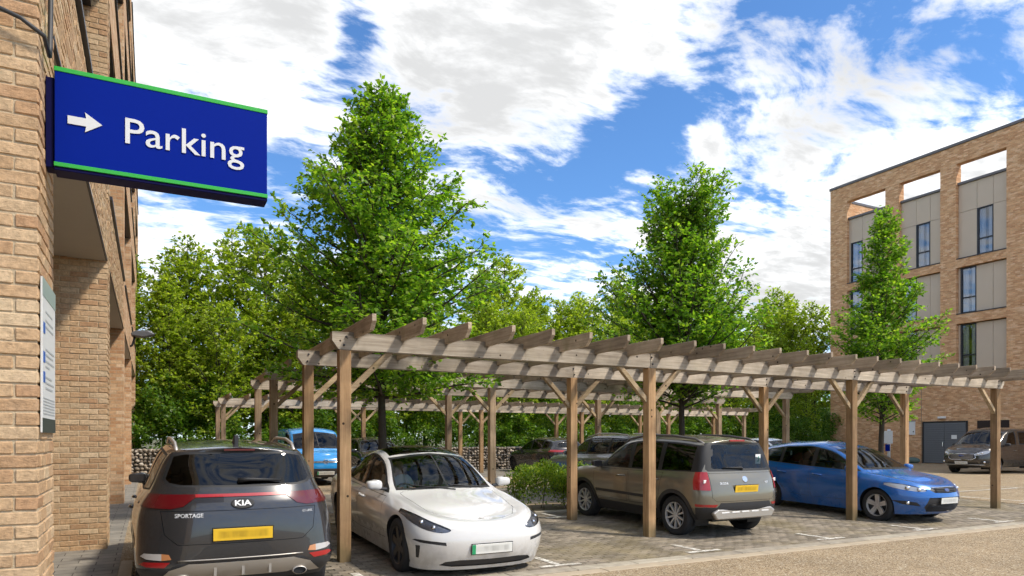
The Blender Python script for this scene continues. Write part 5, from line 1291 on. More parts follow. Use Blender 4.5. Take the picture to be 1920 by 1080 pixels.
# ---------------- dark grey SUV seen from behind (left)
def suv(name, root, pmat, glassb, detail=True):
    rows = [R0(.14, 4.38, [(0, .25), (1, .20), (3.4, .20), (4.4, .32)], [(0, .78), (4.4, .78)], .6, 2.4, .35, 3.0),
            R0(.03, 4.46, [(0, .40), (4.4, .45)], [(0, .88), (1, .90), (3.6, .905), (4.4, .87)], .65, 2.4, .38, 3),
            R0(0, 4.48, [(0, .62), (4.4, .66)], [(0, .89), (.9, .925), (3.6, .93), (4.0, .90), (4.4, .86)], .7, 2.4, .46, 2.7),
            R0(.05, 4.43, [(0, .80), (1, .92), (3.5, 1.0), (4.4, 1.04)], [(0, .85), (.9, .90), (3.5, .91), (3.9, .86), (4.4, .79)], .75, 2.3, .50, 2.6),
            R0(.16, 4.36, [(.1, .90), (1.2, 1.04), (2.5, 1.07), (3.6, 1.12), (4.36, 1.17)], [(0, .74), (1.1, .83), (2, .855), (3.4, .845), (3.9, .79), (4.2, .73)], .7, 2.4, .42, 2.7)] + rows7(.5, 4.13)
    c = Car(name, 4.48, rows, [(.16, .90), (.5, .99), (1.15, 1.08), (1.3, 1.13), (2.0, 1.53), (2.4, 1.60), (3.2, 1.61), (3.8, 1.59), (4.16, 1.56)],
            [(.3, .62), (1.1, .66), (1.35, .74), (2.0, .63), (3.2, .62), (4.1, .585)], 2.8, drop5=((0, .03), (1.2, .05), (3.5, .055), (4.2, .045)))
    c.root = root
    G1 = dlo(c, 1.62, 3.95, .015, .03, 14, [(1.40, 1.06)], [(4.02, 1.24)])
    def mid(u): return float(c.zf[4](u)) + .03, float(c.zf[5](u)) - .05
    panes = []
    for a, b in ((1.68, 2.36), (2.44, 3.28), (3.36, 3.88)):
        panes.append(([(a, mid(a)[0]), (b, mid(b)[0]), (b, mid(b)[1]), ((a + b) / 2, mid((a + b) / 2)[1]), (a, mid(a)[1])], M['glass_side'] if b < 2.5 else glassb))
    rg_poly = [(-.01, 1.192), (.54, 1.20), (.64, 1.22), (.675, 1.265), (.60, 1.49), (.50, 1.515), (-.01, 1.525)]
    sp = dict(paint=pmat, axles=(.91, 3.58), R=.355, arch=.40, track=.80, clad=.36, clad_w=.055, side_glass=[(M['black'], G1, panes, 'side_window')],
              screens=[('front', ws_poly(c, 1.42, 2.05, 1.24, 1.95), inset(ws_poly(c, 1.42, 2.05, 1.24, 1.95), .03), M['glass_clear'], 'windscreen'),
                       ('rear', rg_poly, [(-.01, 1.21), (.52, 1.218), (.615, 1.238), (.645, 1.272), (.575, 1.475), (.48, 1.495), (-.01, 1.505)], glassb, 'rear_window')],
              doors=[[(1.42, .42), (2.38, .40), (2.40, 1.05), (1.40, 1.02)], [(2.43, .40), (3.1, .42), (3.3, .75), (3.42, 1.09), (2.43, 1.055)]],
              handle_u=HU, handle_z=lambda u: .93, handle_mat=pmat, mirror=(1.55, 1.10, .80), cabin_x=(.62, -1.6), belt=1.05, floor=.42, rim_r=.235, rim_mat=M['alloy_dark'], style=(5, .22, 1.3, .0),
              plates=[('rear', 0.0, .77, M['plate_y'], False), ('front', 0.0, .45, M['plate_w'], False)], tw=.23)
    cuts = []
    if detail:
        tl = [(.40, 1.108), (.50, 1.03), (.60, 1.008), (1.0, 1.02), (1.0, 1.135), (.40, 1.135)]
        cuts += [piece(tl, 'rear', 'tail_lamp', M['lamp_dark_red'], .006, 'two'), piece([(3.98, 1.125), (4.2, 1.025), (4.55, 1.015), (4.55, 1.135), (4.1, 1.135)], 'side', 'tail_lamp', M['lamp_dark_red'], .006, 'two', lambda q: q.y > .66),
                 piece([(-.01, 1.108), (.405, 1.108), (.405, 1.135), (-.01, 1.135)], 'rear', 'light_bar', M['lamp_red'], .006),
                 piece([(.60, .560), (.68, .552), (.68, .612), (.62, .605)], 'rear', 'bumper_indicator', M['lamp_amber'], .004, 'two'), piece([(.68, .552), (.80, .562), (.85, .585), (.82, .612), (.68, .612)], 'rear', 'bumper_lamp', M['lamp_clear'], .004, 'two'),
                 piece([(.61, .535), (.82, .538), (.86, .515), (.80, .492), (.66, .487)], 'rear', 'reflector', M['lamp_red'], .004, 'two'),
                 piece([(-.01, .515), (.46, .515), (.62, .462), (.74, .345), (.64, .345), (.55, .41), (.40, .375), (-.01, .375)], 'rear', 'skid_plate', M['silver_trim'], .012),
                 piece([(-.01, .20), (1.0, .20), (1.0, .47), (.62, .478), (.55, .515), (-.01, .516)], 'rear', 'rear_diffuser', M['plastic'], .002)]
        sp['panels'] = [('rear', [(-.02, .685), (.55, .685), (.66, .78), (.69, .99), (-.02, .99)], 'tailgate', None), ('top', [(.3, -.02), (.32, .45), (.55, .60), (1.2, .68), (1.28, .5), (1.2, -.02)], 'bonnet', lambda q: q.z < 1.2)]
    else:
        cuts += [piece([(.55, 1.0), (1.0, 1.0), (1.0, 1.13), (.55, 1.13)], 'rear', 'tail_lamp', M['lamp_red'], .004, 'two')]
    cuts += [lambda c: lamp(c, [(.46, .80), (.62, .78), (.90, .84), (.90, .90), (.70, .90)], 'front'), piece([(-.01, .60), (.42, .62), (.46, .74), (-.01, .76)], 'front', 'grille', M['plastic'], -.01),
             piece([(-.01, .28), (.6, .3), (.56, .48), (-.01, .48)], 'front', 'intake', M['plastic'], -.008)]
    sp['cuts'] = cuts
    finish_car(c, sp)
    # roof rails, fin, spoiler lamp, wiper, exhausts
    for sg in (1, -1):
        pts = [(2.24 - u, sg * (float(c.yf[5](u)) - .045), float(c.zf[5](u)) + dz) for u, dz in ((1.95, -.005), (2.1, .055), (2.6, .07), (3.3, .07), (3.75, .055), (3.95, -.01))]
        MB().tube(pts, .019, 8).build('roof_rail', M['silver_trim'], root, smooth=True)
    z = float(c.zc(3.78)); MB().prism([(2.24 - 3.62, z - .005), (2.24 - 3.86, z - .02), (2.24 - 3.86, z + .085), (2.24 - 3.82, z + .085)], 1, -.022, .022).build('antenna_fin', M['plastic'], root, bevel=.01, seg=2)
    h, n = c.hit('rear', 0, 1.535); MB().box(h.x - .016, h.x, -.14, .14, 1.53, 1.546).build('brake_lamp', M['lamp_dark_red'], root)
    h, n = c.hit('rear', 0, 1.255); h2, _ = c.hit('rear', .34, 1.245)
    MB().tube([(h.x - .02, .03, 1.25), (h.x - .035, -.05, 1.262), (h2.x - .03, -.36, 1.25)], [.03, .02, .009], 6).build('rear_wiper', M['black'], root, smooth=True)
    if detail:
        for sg in (1, -1):
            h, _ = c.hit('rear', .50, .40); e = MB().lathe([(.044, -.03), (.05, -.028), (.054, .12)], 20, 'x', (0, 0, 0)); o = e.build('exhaust_tip', M['silver_trim'], root, smooth=True); o.location = (h.x - .005, sg * .52, .375); o.scale = (1, 1.35, .8); MB().lathe([(.046, -.01), (0, -.01)], 20, 'x').build('exhaust_bore', M['black'], o)
        badge(c, 'rear', 0.0, 1.045, 'KIA', .075, M['letter'], sx=1.25, ring=(.105, .052), bold=.0016)
        badge(c, 'rear', .455, .945, 'SPORTAGE', .050, M['letter'], 'model_lettering', sx=.98, bold=.0012)
        badge(c, 'rear', -.60, .945, 'GT-LINE', .03, M['letter'], 'trim_lettering', sx=1.0)
        c_line = MB().tube([(c.hit('rear', abs(y), .545)[0].x - .004, y, .545 + .00) for y in np.linspace(-.55, .55, 15)], .007, 5).build('bumper_trim', M['silver_trim'], root, smooth=True)
        for y in (-.24, 0, .24): MB().box(c.hit('rear', abs(y), .44)[0].x - .022, c.hit('rear', abs(y), .44)[0].x + .02, y - .012, y + .012, .385, .50).build('skid_rib', M['silver_trim'], root)
    return c
P_KIA = paint('paint_graphite', (0.036, 0.036, 0.039), .25, metal=.3)
suv('suv', car_root('parked_suv', .77, 9.16, R(90), 'dark grey SUV seen from behind, parked beside the brick pillars on the left', 4.48), P_KIA, M['glass_dark'])
suv('suv2', car_root('parked_suv', 10.9, 15.3, R(90), 'silver grey SUV with pale roof rails parked behind the hedge and olive estate', 4.48), paint('paint_silver_grey', (0.20, 0.21, 0.22), .25, metal=.5), M['glass_side'], False)

# ---------------- white saloon with glass roof (front view)
def saloon(root):
    rows = [R0(.10, 4.58, [(0, .125), (.5, .13), (1, .16), (3.6, .16), (4.6, .25)], [(0, .84), (4.6, .84)], .58, 2.7, .5, 2.8),
            R0(.02, 4.67, [(0, .28), (1, .36), (4.6, .42)], [(0, .84), (1.2, .885), (3.8, .89), (4.6, .85)], .60, 2.7, .5, 2.8),
            R0(0, 4.69, [(0, .47), (1, .57), (4.6, .66)], [(0, .86), (.85, .905), (1.6, .925), (3.8, .925), (4.6, .87)], .62, 2.7, .55, 2.8),
            R0(.04, 4.65, [(0, .60), (.45, .68), (.84, .745), (2, .80), (4.6, .90)], [(0, .80), (.8, .875), (1.6, .90), (3.8, .905), (4.6, .82)], .64, 2.6, .55, 2.6),
            R0(.10, 4.60, [(.1, .665), (.4, .75), (.84, .825), (1.35, .885), (2, .915), (3, .935), (4, .99), (4.6, 1.04)], [(0, .66), (.7, .75), (1.0, .78), (1.5, .81), (2.2, .825), (3.4, .80), (4.5, .70)], .66, 2.4, .5, 2.6)] + rows7(.5, 4.32, .45, .3, 2.3, 2.6)
    c = Car('saloon', 4.69, rows, [(.10, .665), (.3, .735), (.55, .80), (.85, .862), (1.22, .935), (1.34, .97), (2.05, 1.365), (2.4, 1.455), (2.75, 1.475), (3.3, 1.42), (4.0, 1.19), (4.35, 1.10), (4.62, 1.07)],
            [(.4, .55), (1.2, .63), (1.5, .715), (2.25, .60), (3.0, .58), (3.9, .53), (4.4, .50)], 2.75, b5=.13, drop5=((0, .035), (.8, .03), (1.3, .045), (2.4, .085), (3.2, .09), (4.3, .04)), NS=52, sharp=(0, 0, 0, .5, .75, .35, 0, 0))
    c.root = root; wp = ws_poly(c, 1.50, 2.28, 1.32, 2.12, .03)
    G1 = dlo(c, 1.72, 3.60, .012, .022, 16, [(1.47, .905)], [(3.88, 1.02)])
    def mid(u): return float(c.zf[4](u)) + .025, float(c.zf[5](u)) - .045
    panes = []
    for a, b in ((1.74, 2.50), (2.58, 3.48)):
        k = [a + (b - a) * i / 6 for i in range(7)]; panes.append(([(q, mid(q)[0]) for q in k] + [(q, mid(q)[1]) for q in k[::-1]], M['glass_side']))
    pw = paint('paint_white', (0.62, 0.61, 0.59), .25)
    hl = smooth_poly([(.46, .595), (.56, .562), (.72, .585), (.83, .645), (.89, .73), (.875, .80), (.79, .765), (.67, .69), (.56, .645)], 2)
    sp = dict(paint=pw, axles=(.84, 3.715), R=.335, arch=.372, track=.795, side_glass=[(M['black'], G1, panes, 'side_window')],
              screens=[('front', wp, inset(wp, .022), M['glass_clear'], 'windscreen'), ('rear', ws_poly(c, 4.1, 3.25, 4.25, 3.3, .05), inset(ws_poly(c, 4.1, 3.25, 4.25, 3.3, .05), .03), M['glass_dark'], 'rear_window')],
              doors=[[(1.32, .36), (2.52, .34), (2.54, .905), (1.44, .87)], [(2.57, .34), (3.25, .38), (3.42, .6), (3.62, .93), (2.57, .91)]],
              handle_u=HU, handle_z=lambda u: .80, handle_mat=pw, mirror=(1.62, 1.0, .84), cabin_x=(.72, -1.75), belt=.93, floor=.33, rim_r=.232, rim_mat=M['alloy_dark'], style=(6, .34, 1.15, .0),
              plates=[('front', 0.0, .375, M['plate_w'], True), ('rear', 0.0, .6, M['plate_y'], False)], zb=.16, tw=.235)
    sp['cuts'] = [lambda c: lamp(c, hl, 'front', 'headlight', M['lamp_grey'], M['lens'], .022, ((.76, .68, .03), (.66, .635, .026))),
                  piece([(-.01, .165), (.46, .17), (.60, .19), (.54, .232), (.38, .25), (-.01, .245)], 'front', 'lower_grille', M['plastic'], -.012),
                  piece([(.545, .425), (.80, .455), (.86, .478), (.84, .492), (.55, .462)], 'front', 'fog_slot', M['plastic'], -.006, 'two'),
                  piece([(.795, .27), (.815, .27), (.835, .42), (.80, .42)], 'front', 'air_slot', M['plastic'], -.006, 'two'),
                  piece([(2.14, -.01), (2.16, .30), (2.27, .535), (2.8, .525), (3.25, .515), (3.28, .3), (3.3, -.01)], 'top', 'glass_roof', M['glass_dark'], 0, 'join', lambda q: q.z > 1.2)]
    sp['panels'] = [('top', [(.235, -.02), (.25, .25), (.34, .44), (.60, .585), (1.0, .63), (1.40, .665), (1.42, .60), (1.33, .3), (1.29, -.02)], 'bonnet', lambda q: q.z < 1.0)]
    finish_car(c, sp)
    h, n = c.hit('top', .33, 0)
    lg = MB().prism([(-.042, .022), (-.034, .03), (0, .034), (.034, .03), (.042, .022), (.008, .018), (.0, -.04), (-.008, .018)], 2, 0, .004).build('badge', M['silver_trim'], root)
    lg.location = h + n * .002; lg.rotation_euler = (0, math.atan2(n.x, n.z), R(-90))
    # wipers, rear view mirror
    for y0, y1 in ((.55, .02), (0.05, -.5)):
        a, na = c.hit('front', abs(y0), float(c.zf[5](1.5)) + .01); b, nb_ = c.hit('front', abs(y1), .985)
        MB().tube([(a.x + .015, y0, a.z + .01), (b.x + .02, y1, b.z + .012)], .008, 5).build('wiper', M['black'], root)
    MB().box(4.69 / 2 - 2.12, 4.69 / 2 - 2.09, -.12, .12, 1.24, 1.30).build('rear_view_mirror', M['black'], root, bevel=.012)
    MB().box(.34, .36, -.19, .19, .90, 1.08).build('centre_screen', M['black'], root, bevel=.004)
    return c
tesla = saloon(car_root('parked_saloon', 3.55, 9.68, R(-90), 'white electric saloon with black glass roof, facing the road under the pergola', 4.69))

# ---------------- olive compact SUV (rear quarter view)
def yeti(root):
    rows = [R0(.14, 4.10, [(0, .27), (1, .22), (3.3, .22), (4.1, .34)], [(0, .76), (4.1, .76)], .6, 2.5, .32, 3.2),
            R0(.03, 4.20, [(0, .42), (4.2, .47)], [(0, .85), (1, .865), (3.4, .87), (4.2, .85)], .62, 2.5, .34, 3.4),
            R0(0, 4.22, [(0, .64), (4.2, .66)], [(0, .87), (.9, .8965), (3.4, .8965), (4.2, .88)], .66, 2.5, .36, 3.4),
            R0(.05, 4.17, [(0, .82), (1, .92), (4.1, .96)], [(0, .84), (.9, .885), (3.4, .89), (4.2, .86)], .68, 2.5, .36, 3.4),
            R0(.14, 4.12, [(.1, .90), (1.1, 1.01), (2.5, 1.03), (4.1, 1.075)], [(0, .76), (1.1, .83), (2, .855), (3.4, .85), (4.1, .82)], .64, 2.5, .30, 3.6)] + rows7(.48, 3.96, .4, .17, 2.6, 4.0)
    c = Car('estate', 4.22, rows, [(.14, .91), (.5, .98), (1.0, 1.035), (1.14, 1.075), (1.72, 1.48), (2.02, 1.605), (2.6, 1.655), (3.4, 1.645), (3.98, 1.605)],
            [(.4, .64), (1.0, .70), (1.22, .775), (1.85, .68), (3.2, .66), (3.96, .635)], 2.8, b5=.10, drop5=((0, .03), (1.2, .045), (2.2, .07), (3.96, .065)))
    c.root = root; wp = ws_poly(c, 1.26, 1.92, 1.10, 1.80)
    G1 = dlo(c, 1.50, 4.0, .012, .035, 16, [(1.28, 1.035)])
    def mid(u): return float(c.zf[4](u)) + .03, float(c.zf[5](u)) - .06
    panes = []
    for a, b in ((1.56, 2.22), (2.32, 3.02), (3.12, 3.80)):
        k = [a + (b - a) * i / 4 for i in range(5)]; panes.append(([(q, mid(q)[0]) for q in k] + [(q, mid(q)[1]) for q in k[::-1]], M['glass_clear'] if b < 2.3 else M['glass_dark']))
    po = paint('paint_olive', (0.20, 0.18, 0.135), .28, metal=.4)
    sp = dict(paint=po, axles=(.89, 3.468), R=.335, arch=.375, track=.775, clad=.40, clad_w=.065, side_glass=[(M['black'], G1, panes, 'side_window')],
              screens=[('front', wp, inset(wp, .03), M['glass_clear'], 'windscreen'),
                       ('rear', [(-.01, 1.095), (.70, 1.095), (.735, 1.13), (.635, 1.53), (.60, 1.55), (-.01, 1.56)], [(-.01, 1.135), (.60, 1.135), (.63, 1.16), (.555, 1.49), (.52, 1.515), (-.01, 1.52)], M['glass_side'], 'rear_window')],
              doors=[[(1.24, .46), (2.24, .44), (2.26, 1.015), (1.22, 1.0)], [(2.29, .44), (2.96, .46), (3.1, .62), (3.18, 1.03), (2.29, 1.015)]],
              handle_u=HU, handle_z=lambda u: .90, mirror=(1.40, 1.08, .84), mirror_mat=M['plastic'], cabin_x=(.62, -1.6), belt=1.02, floor=.42, rim_r=.222, rim_mat=M['alloy'], style=(10, .12, .95, .0),
              plates=[('rear', 0.0, .815, M['plate_y'], False), ('front', 0.0, .45, M['plate_w'], False)], tw=.22, seat_mat=M['interior'])
    sp['cuts'] = [piece(smooth_poly([(.72, .80), (1.0, .80), (1.0, 1.085), (.72, 1.085)], 0), 'rear', 'tail_lamp', M['lamp_red'], .008, 'two'),
                  piece([(3.96, 1.085), (3.935, 1.0), (3.945, .92), (3.98, .85), (4.04, .80), (4.3, .80), (4.3, 1.085)], 'side', 'tail_lamp', M['lamp_red'], .008, 'two', lambda q: q.y > .72),
                  piece([(.60, .575), (1.0, .575), (1.0, .535), (.64, .535)], 'rear', 'reflector', M['lamp_red'], .004, 'two'),
                  piece([(-.01, .20), (1.0, .20), (1.0, .50), (.78, .53), (.60, .53), (.55, .60), (-.01, .60)], 'rear', 'rear_bumper', M['plastic'], .004),
                  piece([(4.0, .20), (4.4, .20), (4.4, .52), (4.0, .44)], 'side', 'bumper_corner', M['plastic'], .004, 'two', lambda q: q.y > .7),
                  lambda c: lamp(c, [(.50, .84), (.62, .80), (.92, .84), (.92, .93), (.70, .93)], 'front'), piece([(-.01, .66), (.42, .68), (.46, .80), (-.01, .82)], 'front', 'grille', M['plastic'], -.01)]
    sp['panels'] = [('rear', [(-.02, .62), (.62, .62), (.70, .68), (.715, 1.07), (-.02, 1.07)], 'tailgate', None)]
    finish_car(c, sp)
    L = 4.22
    for sg in (1, -1):
        pts = [(L / 2 - u, sg * (float(c.yf[5](u)) - .03), float(c.zf[5](u)) + dz) for u, dz in ((1.85, -.01), (2.02, .05), (2.5, .065), (3.2, .065), (3.68, .05), (3.88, -.015))]
        MB().tube(pts, .021, 8).build('roof_rail', M['flashing'], root, smooth=True)
    x = c.hit('rear', 0, .45)[0].x
    sk = MB(); prof = [(-.70, .44), (-.60, .50), (.60, .50), (.70, .44), (.62, .33), (-.62, .33)]
    sk.prism([(y, z) for y, z in prof], 0, x - .012, x + .06).build('skid_plate', M['silver_trim'], root, bevel=.02, seg=2)
    for y in (-.45, -.22, 0, .22, .45): MB().box(x - .018, x - .011, y - .085, y + .085, .43, .455).build('skid_slot', M['lamp_white'], root, bevel=.003)
    h = c.hit('rear', 0, 1.575)[0]; MB().box(h.x - .02, h.x + .02, -.17, .17, 1.572, 1.60).build('brake_lamp', M['lamp_red'], root, bevel=.004)
    h = c.hit('rear', .0, 1.16)[0]; MB().tube([(h.x - .02, .0, 1.13), (h.x - .03, .03, 1.15), (h.x - .02, .42, 1.155)], [.028, .018, .008], 6).build('rear_wiper', M['black'], root, smooth=True)
    h = c.hit('rear', .40, 1.33)[0]; MB().box(h.x - .006, h.x - .002, -.52, -.40, 1.2, 1.36).build('learner_sticker', M['white'], root)
    MB().box(h.x - .0075, h.x - .0065, -.485, -.465, 1.235, 1.325).box(h.x - .0074, h.x - .0066, -.485, -.435, 1.235, 1.255).build('sticker_letter', plain('sticker_green', (0.03, .3, .2), .5), root)
    badge(c, 'rear', 0.0, .965, '', .05, M['chrome'], ring=(.055, .055), ring_mat=M['chrome'])
    badge(c, 'rear', .46, .905, 'SKODA', .05, M['letter'], 'maker_lettering', bold=.001)
    badge(c, 'rear', -.50, .905, 'YETI', .045, M['letter'], 'model_lettering', bold=.001)
    for sg in (1, -1):
        h, n = c.hit('rear', .775, .95); MB().box(h.x - .014, h.x + .002, sg * .775 - .045, sg * .775 + .045, .91, .965).build('reversing_lamp', M['lamp_white'], root, bevel=.005)
    c.ribbon([(1.3, .585), (2.9, .585)], 'side', .05, 'door_strip', M['plastic'], 'two', .004)
    return c
yeti(car_root('parked_estate', 8.53, 10.37, R(91.5), 'olive brown compact estate seen from its rear corner with a yellow plate', 4.22))

# ---------------- blue hatchback (front quarter view)
def hatch(root, pb, detail=True, rim=M['alloy'], gl=M['glass_clear'], tl=((.55, .95), (1.0, .95), (1.0, 1.2), (.62, 1.2))):
    rows = [R0(.14, 4.26, [(0, .21), (1, .17), (3.3, .17), (4.2, .27)], [(0, .85), (4.2, .85)], .68, 2.3, .4, 2.8),
            R0(.03, 4.33, [(0, .34), (1, .38), (4.3, .42)], [(0, .85), (1, .885), (3.5, .89), (4.3, .86)], .75, 2.3, .42, 2.8),
            R0(0, 4.34, [(0, .52), (1, .60), (4.3, .64)], [(0, .87), (.9, .912), (3.4, .92), (4.3, .88)], .8, 2.3, .45, 2.8),
            R0(.05, 4.31, [(0, .66), (.9, .79), (3.5, .89), (4.3, .95)], [(0, .82), (.9, .885), (2, .90), (3.5, .905), (4.3, .83)], .8, 2.25, .45, 2.6),
            R0(.12, 4.27, [(.1, .735), (.5, .835), (.9, .895), (1.25, .93), (2.2, .955), (3.4, 1.0), (4.2, 1.06)], [(0, .68), (.8, .765), (1.2, .80), (1.7, .835), (3.4, .83), (4.2, .74)], .74, 2.3, .42, 2.6)] + rows7(.45, 4.06, .4, .24, 2.4, 2.8)
    c = Car('hatch', 4.34, rows, [(.12, .745), (.32, .83), (.65, .90), (.98, .958), (1.12, 1.0), (1.88, 1.395), (2.2, 1.475), (2.6, 1.51), (3.3, 1.485), (3.85, 1.41), (4.08, 1.375)],
            [(.4, .58), (.95, .66), (1.27, .755), (2.05, .63), (3.2, .60), (4.05, .545)], 2.65, b5=.12, drop5=((0, .035), (1.0, .035), (1.4, .045), (2.4, .075), (4.0, .07)), NS=50)
    c.root = root; wp = ws_poly(c, 1.29, 2.06, 1.09, 1.91)
    G1 = dlo(c, 1.50, 3.76, .012, .03, 16, [(1.27, .945)], [(3.98, 1.14)])
    def mid(u): return float(c.zf[4](u)) + .028, float(c.zf[5](u)) - .05
    panes = []
    for a, b in ((1.54, 2.36), (2.46, 3.24), (3.32, 3.74)):
        k = [a + (b - a) * i / 5 for i in range(6)]; panes.append(([(q, mid(q)[0]) for q in k] + [(q, mid(q)[1]) for q in k[::-1]], gl if b < 2.5 else M['glass_side']))
    hl = smooth_poly([(.455, .665), (.54, .628), (.70, .64), (.87, .68), (.90, .755), (.86, .785), (.74, .765), (.58, .715)], 2)
    sp = dict(paint=pb, axles=(.885, 3.525), R=.318, arch=.352, track=.79, side_glass=[(M['black'], G1, panes, 'side_window')],
              screens=[('front', wp, inset(wp, .028), gl, 'windscreen'), ('rear', [(-.01, 1.06), (.56, 1.07), (.60, 1.12), (.48, 1.28), (-.01, 1.30)], [(-.01, 1.08), (.53, 1.09), (.56, 1.13), (.45, 1.26), (-.01, 1.275)], M['glass_side'], 'rear_window')],
              doors=[[(1.28, .36), (2.40, .34), (2.42, .945), (1.27, .91)], [(2.45, .34), (3.05, .37), (3.2, .55), (3.34, .98), (2.45, .95)]],
              handle_u=HU, handle_z=lambda u: .82, handle_mat=pb, mirror=(1.43, 1.0, .85), cabin_x=(.60, -1.55), belt=.96, floor=.34, rim_r=.215, rim_mat=rim, style=(5, .24, .8, .12),
              plates=[('front', 0.0, .465, M['plate_w'], False), ('rear', 0.0, .72, M['plate_y'], False)], zb=.17, tw=.205)
    sp['cuts'] = [lambda c: lamp(c, hl, 'front', 'headlight', M['lamp_white'], M['lens'], .014, ((.74, .70, .045), (.60, .672, .04))),
                  piece([(-.01, .605), (.34, .615), (.42, .665), (.38, .70), (-.01, .71)], 'front', 'upper_grille', M['plastic'], -.01),
                  piece([(-.01, .245), (.44, .255), (.53, .34), (.47, .525), (-.01, .53)], 'front', 'lower_grille', M['plastic'], -.012),
                  piece([(.585, .355), (.80, .385), (.89, .45), (.80, .455), (.66, .43)], 'front', 'fog_recess', M['plastic'], -.008, 'two'),
                  piece(list(tl), 'rear', 'tail_lamp', M['lamp_red'], .004, 'two')]
    sp['panels'] = [('top', [(.25, -.02), (.27, .30), (.42, .48), (.8, .60), (1.13, .68), (1.20, .6), (1.08, .3), (1.04, -.02)], 'bonnet', lambda q: q.z < 1.05)]
    finish_car(c, sp)
    if detail:
        badge(c, 'front', 0.0, .66, '', .03, M['chrome'], ring=(.075, .034), ring_mat=plain('badge_blue', (.03, .06, .22), .2, Coat_Weight=1.0))
        slats(c, 'front', 0, .32, .615, .70, 3, M['plastic'], r=.008); slats(c, 'front', 0, .45, .26, .40, 5, M['plastic'], r=.008)
        pts = [c.hit('front', y, .715)[0] for y in np.linspace(0, .36, 6)]; MB().tube([(p.x + .004, -p.y, p.z) for p in pts[::-1]] + [(p.x + .004, p.y, p.z) for p in pts[1:]], .009, 6).build('grille_trim', M['chrome'], root, smooth=True)
        for sg in (1, -1):
            h, n = c.hit('front', .76, .415); MB().ball((h.x + .0, sg * .76, .415), .036, 12, 8).build('fog_lamp', M['chrome'], root, smooth=True)
        for y0, y1 in ((.5, .0), (0.0, -.52)):
            a = c.hit('front', abs(y0), 1.0)[0]; b = c.hit('front', abs(y1), 1.02)[0]; MB().tube([(a.x + .02, y0, a.z), (b.x + .02, y1, b.z)], .008, 5).build('wiper', M['black'], root)
    return c
hatch(car_root('parked_hatchback', 13.46, 10.06, R(-90), 'bright blue five door hatchback facing the road behind a pergola post', 4.34), paint('paint_blue', (0.004, 0.115, 0.42), .25, metal=.2))
hatch(car_root('parked_hatchback', 7.5, 25.7, R(-90), 'black car mostly hidden behind the roof of the white saloon and tree trunk', 4.34), paint('paint_black', (0.012, 0.013, 0.015), .25), False, M['alloy'], M['glass_side'])
hatch(car_root('parked_hatchback', 22.9, 20.5, R(-90), 'pale silver car just showing its windscreen between the olive and blue cars', 4.34), paint('paint_silver', (0.45, 0.47, 0.48), .25, metal=.6), False)
hatch(car_root('parked_hatchback', 15.0, 25.75, R(90), 'dark bronze grey hatchback by the stone filled wall with a long red tail lamp', 4.34), paint('paint_dark_grey', (0.040, 0.036, 0.034), .25, metal=.4), False, M['alloy_dark'], M['glass_dark'], ((.28, .90), (1.0, .90), (1.0, 1.0), (.28, .97)))

